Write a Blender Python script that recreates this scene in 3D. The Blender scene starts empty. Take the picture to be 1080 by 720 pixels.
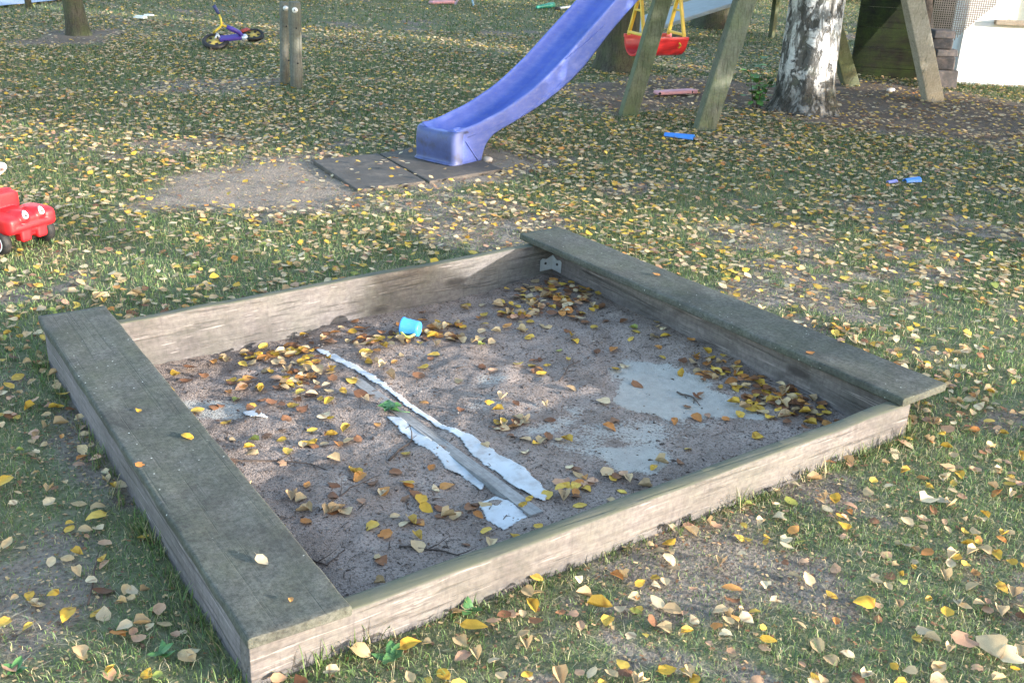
import bpy, bmesh, math, random
import numpy as np
from mathutils import Vector, Matrix
random.seed(7); RNG = np.random.default_rng(11)
sc = bpy.context.scene
COL = sc.collection
R_ = math.radians

# ------------------------------------------------------------------ camera
CAM = np.array([-0.6216, -1.8691, 1.6606]); YAW, PITCH, ROLL, F = 0.5964, -0.393, 0.0452, 1140.43
cy, sy, cp, sp, cr, sr = math.cos(YAW), math.sin(YAW), math.cos(PITCH), math.sin(PITCH), math.cos(ROLL), math.sin(ROLL)
FW = np.array([sy*cp, cy*cp, sp]); RT0 = np.array([cy, -sy, 0.]); UP0 = np.cross(RT0, FW)
RT = cr*RT0 + sr*UP0; UP = -sr*RT0 + cr*UP0
GX = np.array([cy, -sy]); GD = np.array([sy, cy])          # ground right / ground forward
def ray(px, py): return FW + RT*(px-540)/F - UP*(py-360)/F
def at(px, py, z=0.):                                       # photo pixel -> point at height z
    d = ray(px, py); return CAM + d*(z-CAM[2])/d[2]
def atD(px, py, D):                                         # photo pixel -> point at forward distance D
    d = ray(px, py); return CAM + d*D/(d[:2]@GD)
def W(X, D, z=0.):
    p = CAM[:2] + X*GX + D*GD; return np.array([p[0], p[1], z])
def toXD(x, y): return (x-CAM[0])*GX[0]+(y-CAM[1])*GX[1], (x-CAM[0])*GD[0]+(y-CAM[1])*GD[1]
def project(P):
    d = P-CAM; z = d@FW
    return 540+F*(d@RT)/z, 360-F*(d@UP)/z, z

cd = bpy.data.cameras.new('camera'); co = bpy.data.objects.new('camera', cd); COL.objects.link(co)
cd.sensor_width = 36; cd.lens = F/1080*36; cd.clip_end = 2000; cd.clip_start = 0.05
m = Matrix(((RT[0], UP[0], -FW[0], CAM[0]), (RT[1], UP[1], -FW[1], CAM[1]), (RT[2], UP[2], -FW[2], CAM[2]), (0, 0, 0, 1)))
co.matrix_world = m; sc.camera = co

# ------------------------------------------------------------------ light
SX, SD, SEL = .93, -.37, 9.6
sd = SX*GX + SD*GD; sd /= np.linalg.norm(sd)
el = R_(SEL)
sund = Vector((sd[0]*math.cos(el), sd[1]*math.cos(el), math.sin(el)))
w = bpy.data.worlds.new("World"); sc.world = w; w.use_nodes = True
wt = w.node_tree; bg = wt.nodes['Background']
sky = wt.nodes.new('ShaderNodeTexSky'); sky.sky_type = 'NISHITA'; sky.sun_disc = False
sky.sun_elevation = el; sky.sun_rotation = math.atan2(sd[0], sd[1]); sky.air_density = 1.0; sky.dust_density = 1.2
wt.links.new(sky.outputs[0], bg.inputs[0]); bg.inputs[1].default_value = 0.15
sl = bpy.data.lights.new('sun', 'SUN'); sl.energy = 2.05; sl.angle = R_(0.53); sl.color = (1, .94, .87)
so = bpy.data.objects.new('sun', sl); COL.objects.link(so); so.rotation_euler = sund.to_track_quat('Z', 'Y').to_euler()
so.location = (0, 0, 20)
sc.view_settings.view_transform = 'Standard'; sc.view_settings.look = 'None'; sc.view_settings.gamma = 1
sc.view_settings.exposure = 2.8; sc.view_settings.use_curve_mapping = False
sc.render.engine = 'CYCLES'; sc.cycles.max_bounces = 6; sc.cycles.transparent_max_bounces = 6
sc.cycles.use_denoising = True
sc.cycles.caustics_reflective = False; sc.cycles.caustics_refractive = False

# ------------------------------------------------------------------ noise in numpy
def vnoise(x, y, seed=0):
    xi = np.floor(x).astype(np.int64); yi = np.floor(y).astype(np.int64); fx = x-xi; fy = y-yi
    def h(a, b):
        n = (a*374761393 + b*668265263 + seed*144665) & 0x7fffffff
        n = ((n ^ (n >> 13))*1274126177) & 0x7fffffff
        return ((n ^ (n >> 16)) & 0xffff)/65535.0
    u = fx*fx*(3-2*fx); v = fy*fy*(3-2*fy)
    return (h(xi, yi)*(1-u)+h(xi+1, yi)*u)*(1-v)+(h(xi, yi+1)*(1-u)+h(xi+1, yi+1)*u)*v
def fbm(x, y, seed=0, o=4):
    s = 0; a = .5; t = 0
    for i in range(o):
        s = s + a*vnoise(x*2**i+17.3*i, y*2**i-9.1*i, seed+i); t += a; a *= .55
    return s/t
def sstep(a, b, x): t = np.clip((x-a)/(b-a), 0, 1); return t*t*(3-2*t)
def poly_px(pts, z=0.): return np.array([at(*p, z)[:2] for p in pts])
def inpoly(x, y, P):
    ins = np.zeros(np.shape(x), bool); n = len(P); j = n-1
    for i in range(n):
        xi, yi = P[i]; xj, yj = P[j]
        c = ((yi > y) != (yj > y)) & (x < (xj-xi)*(y-yi)/((yj-yi) if abs(yj-yi) > 1e-9 else 1e-9)+xi)
        ins ^= c; j = i
    return ins
def pdist(x, y, P):                                         # signed distance, negative inside
    d = np.full(np.shape(x), 1e9); n = len(P)
    for i in range(n):
        a = P[i]; b = P[(i+1) % n]; ab = b-a; L = ab@ab
        t = np.clip(((x-a[0])*ab[0]+(y-a[1])*ab[1])/L, 0, 1)
        d = np.minimum(d, np.hypot(x-a[0]-t*ab[0], y-a[1]-t*ab[1]))
    return np.where(inpoly(x, y, P), -d, d)

# ------------------------------------------------------------------ node helpers
def mat(name, rough=.8, spec=.3):
    m = bpy.data.materials.new(name); m.use_nodes = True; nt = m.node_tree; b = nt.nodes['Principled BSDF']
    b.inputs['Roughness'].default_value = rough; b.inputs['Specular IOR Level'].default_value = spec
    return m, nt, b
class G:
    def __init__(s, nt, coord='Object'):
        s.nt = nt; s.tc = nt.nodes.new('ShaderNodeTexCoord').outputs[coord]
    def set(s, sock, v):
        if hasattr(v, 'is_output') or isinstance(v, bpy.types.NodeSocket): s.nt.links.new(v, sock)
        else: sock.default_value = v
    def map(s, scale=(1, 1, 1), loc=(0, 0, 0)):
        n = s.nt.nodes.new('ShaderNodeMapping'); n.inputs['Scale'].default_value = scale; n.inputs['Location'].default_value = loc
        s.nt.links.new(s.tc, n.inputs[0]); return n.outputs[0]
    def noise(s, scale, vec=None, detail=4, rough=.55, dist=0):
        n = s.nt.nodes.new('ShaderNodeTexNoise'); n.inputs['Scale'].default_value = scale; n.inputs['Detail'].default_value = detail
        n.inputs['Roughness'].default_value = rough; n.inputs['Distortion'].default_value = dist
        s.nt.links.new(vec or s.tc, n.inputs['Vector']); return n.outputs['Fac']
    def voro(s, scale, vec=None, feature='F1', out='Distance'):
        n = s.nt.nodes.new('ShaderNodeTexVoronoi'); n.feature = feature; n.inputs['Scale'].default_value = scale
        s.nt.links.new(vec or s.tc, n.inputs['Vector']); return n.outputs[out]
    def ramp(s, fac, stops):
        n = s.nt.nodes.new('ShaderNodeValToRGB'); e = n.color_ramp.elements
        for i, (p, c) in enumerate(stops):
            el = e[i] if i < 2 else e.new(p)
            el.position = p; el.color = (c, c, c, 1) if isinstance(c, (int, float)) else (*c, 1)
        s.nt.links.new(fac, n.inputs[0]); return n.outputs[0]
    def mix(s, fac, a, b, mode='MIX'):
        n = s.nt.nodes.new('ShaderNodeMix'); n.data_type = 'RGBA'; n.blend_type = mode
        s.set(n.inputs[0], fac)
        for i, v in ((6, a), (7, b)): s.set(n.inputs[i], (*v, 1) if isinstance(v, tuple) and len(v) == 3 else v)
        return n.outputs[2]
    def math(s, op, a, b=0., clamp=False):
        n = s.nt.nodes.new('ShaderNodeMath'); n.operation = op; n.use_clamp = clamp
        s.set(n.inputs[0], a); s.set(n.inputs[1], b); return n.outputs[0]
    def attr(s, name, out='Color'):
        n = s.nt.nodes.new('ShaderNodeAttribute'); n.attribute_name = name; return n.outputs[out]
    def sep(s, v):
        n = s.nt.nodes.new('ShaderNodeSeparateXYZ'); s.nt.links.new(v, n.inputs[0]); return n.outputs
    def normal_z(s):
        n = s.nt.nodes.new('ShaderNodeNewGeometry'); return s.sep(n.outputs['Normal'])[2]
    def bump(s, b, h, strength=.5, dist=.01):
        n = s.nt.nodes.new('ShaderNodeBump'); n.inputs['Strength'].default_value = strength; n.inputs['Distance'].default_value = dist
        s.nt.links.new(h, n.inputs['Height']); s.nt.links.new(n.outputs[0], b.inputs['Normal'])

def wood_mat(name, c1, c2, axis, moss=None, moss_amt=.5, flecks=0., top_moss=None, stain=.5, bumpd=.004, crk=.6, iso=0., knots=False):
    m, nt, b = mat(name, .85, .2); g = G(nt)
    sc3 = [22., 22., 22.]; sc3[axis] = .9
    grain = g.noise(3., g.map(sc3), 5, .6, .6)
    s5 = [90., 90., 90.]; s5[axis] = 1.4; grain = g.math('ADD', g.math('MULTIPLY', grain, .6), g.math('MULTIPLY', g.noise(2., g.map(s5, (2, 8, 3)), 4, .65), .4))
    big = g.noise(3.2, None, 4, .6); fine = g.noise(60, None, 3, .6)
    if iso: fine = g.noise(85, None, 6, .75); grain = g.math('ADD', g.math('MULTIPLY', grain, 1-iso), g.math('MULTIPLY', g.noise(16, g.map([1., 1., 1.]), 7, .72, .4), iso))
    c = g.mix(g.ramp(grain, [(.33, 0.), (.67, 1.)]), c1, c2)
    sc4 = [14., 14., 14.]; sc4[axis] = .35
    crack = g.ramp(g.noise(4.5, g.map(sc4, (3, 5, 1)), 3, .5), [(.34, 1.), (.41, 0.)])
    c = g.mix(g.math('MULTIPLY', crack, crk), c, tuple(v*.35 for v in c1))
    st = g.ramp(g.noise(2.3, g.map((1, 1, 1.6), (9, 2, 4)), 5, .65, 1.2), [(.46, 0.), (.68, 1.)])
    c = g.mix(g.math('MULTIPLY', st, stain), c, tuple(v*.45 for v in c1))
    if moss:
        c = g.mix(g.math('MULTIPLY', g.ramp(g.noise(5.5, None, 6, .7), [(.38, 0.), (.66, 1.)]), moss_amt), c, moss)
    c = g.mix(g.math('MULTIPLY', g.ramp(fine, [(.35, 1.), (.6, 0.)]), (.75 if iso else .35)), c, tuple(v*.5 for v in c1))
    if flecks:
        fl = g.ramp(g.voro(34), [(.05, 1.), (.10, 0.)])
        c = g.mix(g.math('MULTIPLY', g.math('MULTIPLY', fl, g.ramp(big, [(.45, 0.), (.55, 1.)])), flecks), c, (.55, .57, .53))
    if knots:
        kv = [7., 7., 7.]; kv[axis] = 2.2; kd = g.voro(1., g.map(kv, (2.3, 1.1, .4)))
        c = g.mix(g.math('MULTIPLY', g.ramp(kd, [(.08, 1.), (.17, 0.)]), .8), c, tuple(v*.4 for v in c1))
        sv = [60., 60., 60.]; sv[axis] = 1.6
        c = g.mix(g.math('MULTIPLY', g.ramp(g.noise(2., g.map(sv, (7, 7, 7)), 3, .6), [(.62, 0.), (.70, 1.)]), .55), c, tuple(min(1, v*1.6) for v in c2))
        vv = [26., 26., 3.]; c = g.mix(g.math('MULTIPLY', g.ramp(g.noise(2., g.map(vv, (1, 5, 7)), 4, .7), [(.56, 0.), (.72, 1.)]), .4), c, tuple(v*.55 for v in c1))
    if top_moss:
        t = g.math('MULTIPLY', g.ramp(g.normal_z(), [(.35, 0.), (.8, 1.)]), g.ramp(g.noise(14, None, 4), [(.25, .55), (.6, 1.)]))
        c = g.mix(t, c, top_moss)
    nt.links.new(c, b.inputs['Base Color'])
    h = g.math('ADD', g.math('MULTIPLY', grain, .7), g.math('ADD', g.math('MULTIPLY', fine, .35), g.math('MULTIPLY', crack, -1.2*crk)))
    g.bump(b, h, .6, bumpd)
    return m
def plain(name, col, rough=.5, var=.15, scale=8., dirt=(.12, .10, .08), damt=.25, spec=.4, metal=0., bscale=None):
    m, nt, b = mat(name, rough, spec); g = G(nt)
    n = g.noise(scale, None, 4, .6)
    c = g.mix(g.ramp(n, [(.3, 0.), (.7, 1.)]), tuple(v*(1-var) for v in col), tuple(min(1, v*(1+var)) for v in col))
    d = g.ramp(g.noise(scale*1.7, g.map((1, 1, 1), (4, 7, 2)), 6, .7), [(.5, 0.), (.75, 1.)])
    c = g.mix(g.math('MULTIPLY', d, damt), c, dirt)
    nt.links.new(c, b.inputs['Base Color']); b.inputs['Metallic'].default_value = metal
    rr = g.ramp(n, [(.2, max(0, rough-.12)), (.8, min(1, rough+.15))]); nt.links.new(rr, b.inputs['Roughness'])
    if bscale: g.bump(b, g.noise(bscale, None, 3), .35, .003)
    return m
def attr_mat(name, rough=.6, trans=.3, var=60.):
    m, nt, b = mat(name, rough, .35); g = G(nt)
    a = g.attr('Col'); n = g.noise(var, None, 3)
    c = g.mix(.28, a, g.ramp(n, [(.3, (.12, .07, .03)), (.65, (.9, .85, .7))]), 'OVERLAY')
    nt.links.new(c, b.inputs['Base Color'])
    t = nt.nodes.new('ShaderNodeBsdfTranslucent'); nt.links.new(c, t.inputs[0])
    mx = nt.nodes.new('ShaderNodeMixShader'); mx.inputs[0].default_value = trans
    nt.links.new(b.outputs[0], mx.inputs[1]); nt.links.new(t.outputs[0], mx.inputs[2])
    nt.links.new(mx.outputs[0], nt.nodes['Material Output'].inputs[0])
    return m

# ------------------------------------------------------------------ object helpers
def tag(o, label=None, cat=None, group=None, kind=None):
    if label: o['label'] = label
    if cat: o['category'] = cat
    if group: o['group'] = group
    if kind: o['kind'] = kind
    return o
def empty(name, loc, label, cat, group=None, rz=0):
    o = bpy.data.objects.new(name, None); COL.objects.link(o); o.location = tuple(loc); o.rotation_euler = (0, 0, rz)
    o.empty_display_size = .1
    return tag(o, label, cat, group)
def mesh_np(name, V, Fc, mt=None, cols=None, smooth=False, parent=None, loc=None):
    me = bpy.data.meshes.new(name); V = np.asarray(V, np.float32)
    if isinstance(Fc, np.ndarray):
        k = Fc.shape[1]; M = len(Fc)
        me.vertices.add(len(V)); me.vertices.foreach_set('co', V.ravel())
        me.loops.add(M*k); me.loops.foreach_set('vertex_index', Fc.astype(np.int32).ravel())
        me.polygons.add(M); me.polygons.foreach_set('loop_start', np.arange(0, M*k, k, dtype=np.int32))
        me.update(calc_edges=True)
    else:
        me.from_pydata(V.tolist(), [], Fc)
    if cols is not None:
        at_ = me.color_attributes.new('Col', 'FLOAT_COLOR', 'POINT')
        c = np.ones((len(V), 4), np.float32); c[:, :3] = cols; at_.data.foreach_set('color', c.ravel())
    if smooth: me.polygons.foreach_set('use_smooth', np.ones(len(me.polygons), bool))
    if mt: me.materials.append(mt)
    o = bpy.data.objects.new(name, me); COL.objects.link(o)
    if parent: o.parent = parent
    if loc is not None: o.location = tuple(loc)
    return o
class MB:
    """collects shapes, then links ONE mesh object; o = origin subtracted from all points"""
    def __init__(s, o=(0, 0, 0)): s.V = []; s.F = []; s.o = np.array(o, float)
    def add(s, V, Fc):
        b = len(s.V); s.V += [tuple(np.array(v, float)-s.o) for v in V]; s.F += [tuple(i+b for i in f) for f in Fc]
    def hexa(s, P):    # 8 points: bottom 0-3 ccw, top 4-7
        s.add(P, [(3, 2, 1, 0), (4, 5, 6, 7), (0, 1, 5, 4), (1, 2, 6, 5), (2, 3, 7, 6), (3, 0, 4, 7)])
    def box(s, c, d, rz=0, M=None):
        c = np.array(c, float); x, y, z = [v/2 for v in d]
        P = [(-x, -y, -z), (x, -y, -z), (x, y, -z), (-x, y, -z), (-x, -y, z), (x, -y, z), (x, y, z), (-x, y, z)]
        M = M or Matrix.Rotation(rz, 3, 'Z')
        s.hexa([c+np.array(M @ Vector(p)) for p in P])
    def bar(s, a, b, wx, wy, up=(0, 0, 1), n=1, jit=0, taper=1.):
        a = Vector(a); b = Vector(b); d = (b-a).normalized(); u = Vector(up); sx = d.cross(u).normalized(); sy_ = sx.cross(d).normalized()
        V = []; Fc = []
        for i in range(n+1):
            t = i/n; c = a.lerp(b, t); k = 1+(taper-1)*t
            for (p, q) in ((-1, -1), (1, -1), (1, 1), (-1, 1)):
                V.append(c+sx*(p*wx/2*k+random.uniform(-jit, jit))+sy_*(q*wy/2*k+random.uniform(-jit, jit)))
            if i:
                for j in range(4): Fc.append(((i-1)*4+j, (i-1)*4+(j+1) % 4, i*4+(j+1) % 4, i*4+j))
        Fc += [(3, 2, 1, 0), tuple(n*4+j for j in range(4))]
        s.add(V, Fc)
    def tube(s, pts, r, n=8, cap=True, jit=0.):
        pts = [Vector(p) for p in pts]; rs = r if hasattr(r, '__len__') else [r]*len(pts)
        V = []; Fc = []; u = None
        for i, p in enumerate(pts):
            d = (pts[min(i+1, len(pts)-1)]-pts[max(i-1, 0)]).normalized()
            if u is None: u = d.orthogonal().normalized()
            u = (u-d*u.dot(d)).normalized(); v = d.cross(u)
            for k in range(n):
                a = 2*math.pi*k/n; V.append(p+(u*math.cos(a)+v*math.sin(a))*rs[i]*(1+random.uniform(-jit, jit)))
            if i:
                for k in range(n): Fc.append(((i-1)*n+k, (i-1)*n+(k+1) % n, i*n+(k+1) % n, i*n+k))
        if cap: Fc += [tuple(range(n-1, -1, -1)), tuple((len(pts)-1)*n+k for k in range(n))]
        s.add(V, Fc)
    def lathe(s, prof, c=(0, 0, 0), M=None, n=24):   # prof [(r,z)], axis local z
        V = []; Fc = []; c = Vector(c); M = M or Matrix.Identity(3)
        for i, (r, z) in enumerate(prof):
            for k in range(n):
                a = 2*math.pi*k/n; V.append(c+M @ Vector((r*math.cos(a), r*math.sin(a), z)))
            if i:
                for k in range(n): Fc.append(((i-1)*n+k, (i-1)*n+(k+1) % n, i*n+(k+1) % n, i*n+k))
        s.add(V, Fc)
    def prism(s, P, z0, z1):
        n = len(P); V = [(p[0], p[1], z0) for p in P]+[(p[0], p[1], z1) for p in P]
        s.add(V, [tuple(range(n-1, -1, -1)), tuple(range(n, 2*n))]+[(i, (i+1) % n, n+(i+1) % n, n+i) for i in range(n)])
    def build(s, name, mt, parent=None, smooth=False, bevel=0., loc=None, seg=2, sub=0):
        o = mesh_np(name, s.V, s.F, mt, None, smooth, parent, loc)
        bm = bmesh.new(); bm.from_mesh(o.data); bmesh.ops.recalc_face_normals(bm, faces=bm.faces); bm.to_mesh(o.data); bm.free()
        if bevel:
            mo = o.modifiers.new('bevel', 'BEVEL'); mo.width = bevel; mo.segments = seg; mo.limit_method = 'ANGLE'; mo.angle_limit = R_(35)
        if sub:
            mo = o.modifiers.new('sub', 'SUBSURF'); mo.levels = sub; mo.render_levels = sub
        return o
def axis_to(v):   # matrix turning local z onto v
    return Vector(v).to_track_quat('Z', 'Y').to_matrix()

# ------------------------------------------------------------------ the ground
FO = lambda x: .002 + .044*x                 # outer front line of the sandbox frame
BK = lambda x: 1.99 + .062*x                 # inner back line
DIRT = [poly_px(p) for p in (
    [(150, 218), (195, 186), (300, 168), (340, 170), (380, 200), (340, 222)],
    [(510, 190), (450, 200), (440, 160), (520, 160), (575, 172)],
    [(596, 92), (700, 82), (835, 92), (900, 84), (1000, 98), (1085, 112), (1085, 152), (960, 142), (885, 134), (760, 108), (640, 118)],
    [(20, 48), (60, 36), (115, 34), (100, 46)])]
SOFT = [poly_px(p) for p in ([(60, 470), (80, 425), (125, 450), (150, 520), (110, 520)], [(690, 550), (760, 560), (850, 620), (740, 640), (640, 600)],
    [(0, 600), (70, 560), (90, 640), (20, 690)], [(740, 238), (860, 236), (880, 262), (770, 262)], [(300, 82), (250, 98), (140, 100), (180, 84)])]
def gz(x, y):
    z = .028*(fbm(x*.9, y*.9, 3, 3)-.5) + .012*(fbm(x*5, y*5, 5, 3)-.5)
    return z + .022*np.exp(-((x-.15)**2+(y+.12)**2)/.18)
def in_box(x, y, e=0.): return (x > -e) & (x < 2.36+e) & (y > FO(x)-e) & (y < BK(x)+.045+e)
def cover(x, y):   # 0 bare soil .. 1 grass
    c = .62*fbm(x*1.3, y*1.3, 21, 4)+.38*fbm(x*6, y*6, 31, 3)
    X, D = toXD(x, y)
    c = sstep(.31, .54, c+.07*sstep(5, 10, D)+.04*sstep(4.2, 2.6, D))
    for P in DIRT: c = c*sstep(-.05, .30, pdist(x, y, P)+.25*(fbm(x*3, y*3, 8, 3)-.5))
    for P in SOFT: c = c*(.25+.75*sstep(-.05, .2, pdist(x, y, P)))
    return c
def dirtm(x, y):
    d = np.zeros(np.shape(x))
    for P in DIRT: d = np.maximum(d, 1-sstep(-.15, .15, pdist(x, y, P)))
    return d
def spaced(a, b, fine, lo, hi, n):
    mid = np.arange(a, b, fine); l = a-np.geomspace(fine, a-lo, n)[::-1]; r = mid[-1]+np.geomspace(fine, hi-mid[-1], n)
    return np.concatenate([l, mid, r])
xs = spaced(-2.4, 8.0, .024, -350, 500, 52); ys = spaced(-1.6, 7.5, .024, -350, 500, 52)
XX, YY = np.meshgrid(xs, ys, indexing='ij'); x = XX.ravel(); y = YY.ravel()
z = gz(x, y)
hole = (x > .026) & (x < 2.334) & (y > FO(x)+.030) & (y < BK(x)+.036); z = np.where(hole, -.22, z)
ni, nj = len(xs), len(ys); ii, jj = np.meshgrid(np.arange(ni-1), np.arange(nj-1), indexing='ij'); q = (ii*nj+jj).ravel()
Fq = np.stack([q, q+nj, q+nj+1, q+1], 1)
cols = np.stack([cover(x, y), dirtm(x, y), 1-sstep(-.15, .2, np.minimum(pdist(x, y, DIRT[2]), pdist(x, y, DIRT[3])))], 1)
def ground_mat():
    m, nt, b = mat('lawn_soil', .95, .1); g = G(nt)
    a = g.sep(g.attr('Col')); n1 = g.noise(9, None, 6, .65); n2 = g.noise(70, None, 4, .6); n3 = g.noise(2.2, None, 4)
    soil = g.mix(g.ramp(n1, [(.3, 0.), (.7, 1.)]), (.145, .118, .096), (.275, .235, .195))
    soil = g.mix(g.math('MULTIPLY', g.ramp(n2, [(.35, 1.), (.55, 0.)]), .6), soil, (.04, .034, .028))
    soil = g.mix(g.math('MULTIPLY', a[1], .7), soil, g.mix(n1, (.185, .145, .115), (.31, .25, .20)))
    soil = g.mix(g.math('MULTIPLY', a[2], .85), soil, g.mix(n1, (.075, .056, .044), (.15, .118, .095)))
    gr = g.mix(g.ramp(n2, [(.3, 0.), (.7, 1.)]), (.085, .11, .05), (.165, .185, .095))
    gr = g.mix(g.ramp(n3, [(.35, 0.), (.7, .6)]), gr, (.09, .095, .045))
    f = g.math('ADD', a[0], g.math('MULTIPLY', g.math('SUBTRACT', n1, .5), 1.2))
    c = g.mix(g.ramp(f, [(.32, 0.), (.62, .8)]), soil, gr)
    nt.links.new(c, b.inputs['Base Color']); g.bump(b, g.math('ADD', n2, n1), .8, .015)
    return m
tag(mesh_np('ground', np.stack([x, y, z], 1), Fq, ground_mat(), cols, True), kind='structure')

# ------------------------------------------------------------------ grass blades
def visible_pts(n, D0, D1, margin=.9):
    u = RNG.random(n); D = np.sqrt(D0**2+u*(D1**2-D0**2)); hw = .474*D+margin
    X = (RNG.random(n)*2-1)*hw
    p = CAM[:2]+X[:, None]*GX+D[:, None]*GD; return p[:, 0], p[:, 1], D
MATS = [poly_px([(330, 169), (398, 161.5), (449, 191), (377, 200)], .02), poly_px([(400, 161.5), (470, 152), (530, 178), (453, 191)], .02)]
def grass_layer(n, D0, D1, hmin, hmax, wid, dens=1.):
    x, y, D = visible_pts(n, D0, D1, 1.8 if D0 < 6 else 1.0); c = cover(x, y)
    keep = (RNG.random(n) < (.30+.70*c)*dens*(1-.9*dirtm(x, y))) & ~in_box(x, y, .004)
    for P in MATS: keep &= ~inpoly(x, y, P)
    x, y, D, c = x[keep], y[keep], D[keep], c[keep]; n = len(x)
    h = RNG.uniform(hmin, hmax, n)*(.55+.6*c); a = RNG.random(n)*2*np.pi; wv = wid*RNG.uniform(.6, 1.3, n)
    ld = RNG.random(n)*2*np.pi; lean = RNG.uniform(.15, 1.25, n)
    dx, dy = np.cos(ld)*lean*h, np.sin(ld)*lean*h
    wx, wy = np.cos(a)*wv/2, np.sin(a)*wv/2; z = gz(x, y)-.004
    V = np.empty((n, 5, 3)); V[:, 0] = np.stack([x-wx, y-wy, z], 1); V[:, 1] = np.stack([x+wx, y+wy, z], 1)
    mz = z+h*.62; V[:, 2] = np.stack([x+dx*.32-wx*.8, y+dy*.32-wy*.8, mz], 1); V[:, 3] = np.stack([x+dx*.32+wx*.8, y+dy*.32+wy*.8, mz], 1)
    V[:, 4] = np.stack([x+dx, y+dy, z+h*np.clip(1.05-.35*lean, .45, 1)], 1)
    i = np.arange(n)*5
    T = np.concatenate([np.stack([i, i+1, i+3], 1), np.stack([i, i+3, i+2], 1), np.stack([i+2, i+3, i+4], 1)])
    t = RNG.random(n); pal = np.array([(.075, .138, .048), (.110, .170, .058), (.155, .20, .070), (.052, .102, .046), (.32, .29, .18), (.21, .19, .125)])
    k = np.select([t < .24, t < .50, t < .68, t < .78, t < .91], [0, 1, 2, 3, 4], 5)
    pn = fbm(x*.8, y*.8, 77, 3)
    cl = pal[k]*RNG.uniform(.9, 1.6, (n, 1))*((.75+.6*pn)*(1-.34*sstep(4.4, 7.5, D)))[:, None]*np.where(D > 5, .94, 1.)[:, None]  # far blades darkened: shade of the back lawn put into their colour
    return V.reshape(-1, 3), T, np.repeat(cl, 5, 0)


# ------------------------------------------------------------------ sandbox
WB = wood_mat('pale_weathered_board', (.092, .084, .084), (.180, .163, .161), 0, moss=(.115, .115, .095), moss_amt=.5, top_moss=(.085, .09, .065), knots=True, stain=.6)
WBy = wood_mat('pale_weathered_board_long', (.105, .09, .088), (.22, .19, .185), 1, moss=(.13, .13, .115), moss_amt=.35, top_moss=(.085, .09, .065), knots=True, stain=.85)
WBm = wood_mat('purple_grey_board', (.125, .11, .117), (.215, .192, .203), 1, moss=(.10, .105, .09), moss_amt=.4, knots=True, top_moss=(.085, .10, .06), stain=.55)
WS = wood_mat('mossy_seat_plank', (.056, .057, .051), (.150, .152, .138), 1, moss=(.080, .090, .062), moss_amt=.65, flecks=.8, stain=.65, crk=.22, iso=.6)
GALV = plain('galvanised_steel', (.55, .58, .62), .45, .12, 30, (.3, .3, .3), .2, metal=.6)
def board(name, p0, p1, th, z0, z1, mt, parent, o, inward, r=.008, n=70, wob=.003, seed=1):
    """a plank standing on edge from p0 to p1 (outer face line); inward = unit vector to the inner face"""
    p0 = np.array(p0, float); p1 = np.array(p1, float); iw = np.array(inward, float); L = np.linalg.norm(p1-p0)
    sec = [(0, z0), (0, (z0+z1)/2), (0, z1-r), (r*.3, z1-r*.3), (r, z1), (th-r, z1), (th-r*.3, z1-r*.3), (th, z1-r), (th, (z0+z1)/2), (th, z0)]
    V = []; Fc = []; k = len(sec)
    for i in range(n+1):
        t = i/n; c = p0+(p1-p0)*t
        wn = (vnoise(np.array([t*L*6]), np.array([seed*3.1]), seed)[0]-.5)*wob
        for j, (a, zz) in enumerate(sec):
            e = wob*(vnoise(np.array([t*L*9.]), np.array([j*1.7+seed]), seed+2)[0]-.5)
            q = c+iw*(a+e+wn); V.append((q[0], q[1], zz+(wn+e if 2 <= j <= 7 else 0)))
        if i:
            for j in range(k): Fc.append(((i-1)*k+j, i*k+j, i*k+(j+1) % k, (i-1)*k+(j+1) % k))
    Fc += [tuple(range(k)), tuple(n*k+j for j in range(k-1, -1, -1))]
    mb = MB(o); mb.add(V, Fc); return mb.build(name, mt, parent, True, bevel=.002)
SO = (1.18, 1.05, 0)
sb = empty('sandbox', SO, 'square sandbox of weathered boards with two dark mossy plank seats, in the foreground', 'sandbox')
nf = np.array([-.044, 1.0])/np.hypot(.044, 1); nb = np.array([-.062, 1.0])/np.hypot(.062, 1)
tag(board('board', (-.002, FO(0)), (2.352, FO(2.352)), .056, -.2, .131, WB, sb, SO, nf, seed=1), 'sunlit pale front board with mossy top edge')
tag(board('board', (.052, BK(.05)), (2.308, BK(2.308)), .04, -.25, .128, WB, sb, SO, nb, r=.004, seed=2), 'pale back board half in shadow')
tag(board('board', (0, FO(0)+.057), (0, 2.055), .05, -.2, .130, WBm, sb, SO, (1, 0), seed=3), 'purplish grey board under the left seat plank')
tag(board('board', (2.36, FO(2.36)+.058), (2.36, 2.175), -.05, -.2, .1285, WBy, sb, SO, (1, 0), seed=4), 'stained dark board under the right seat plank')
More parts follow.
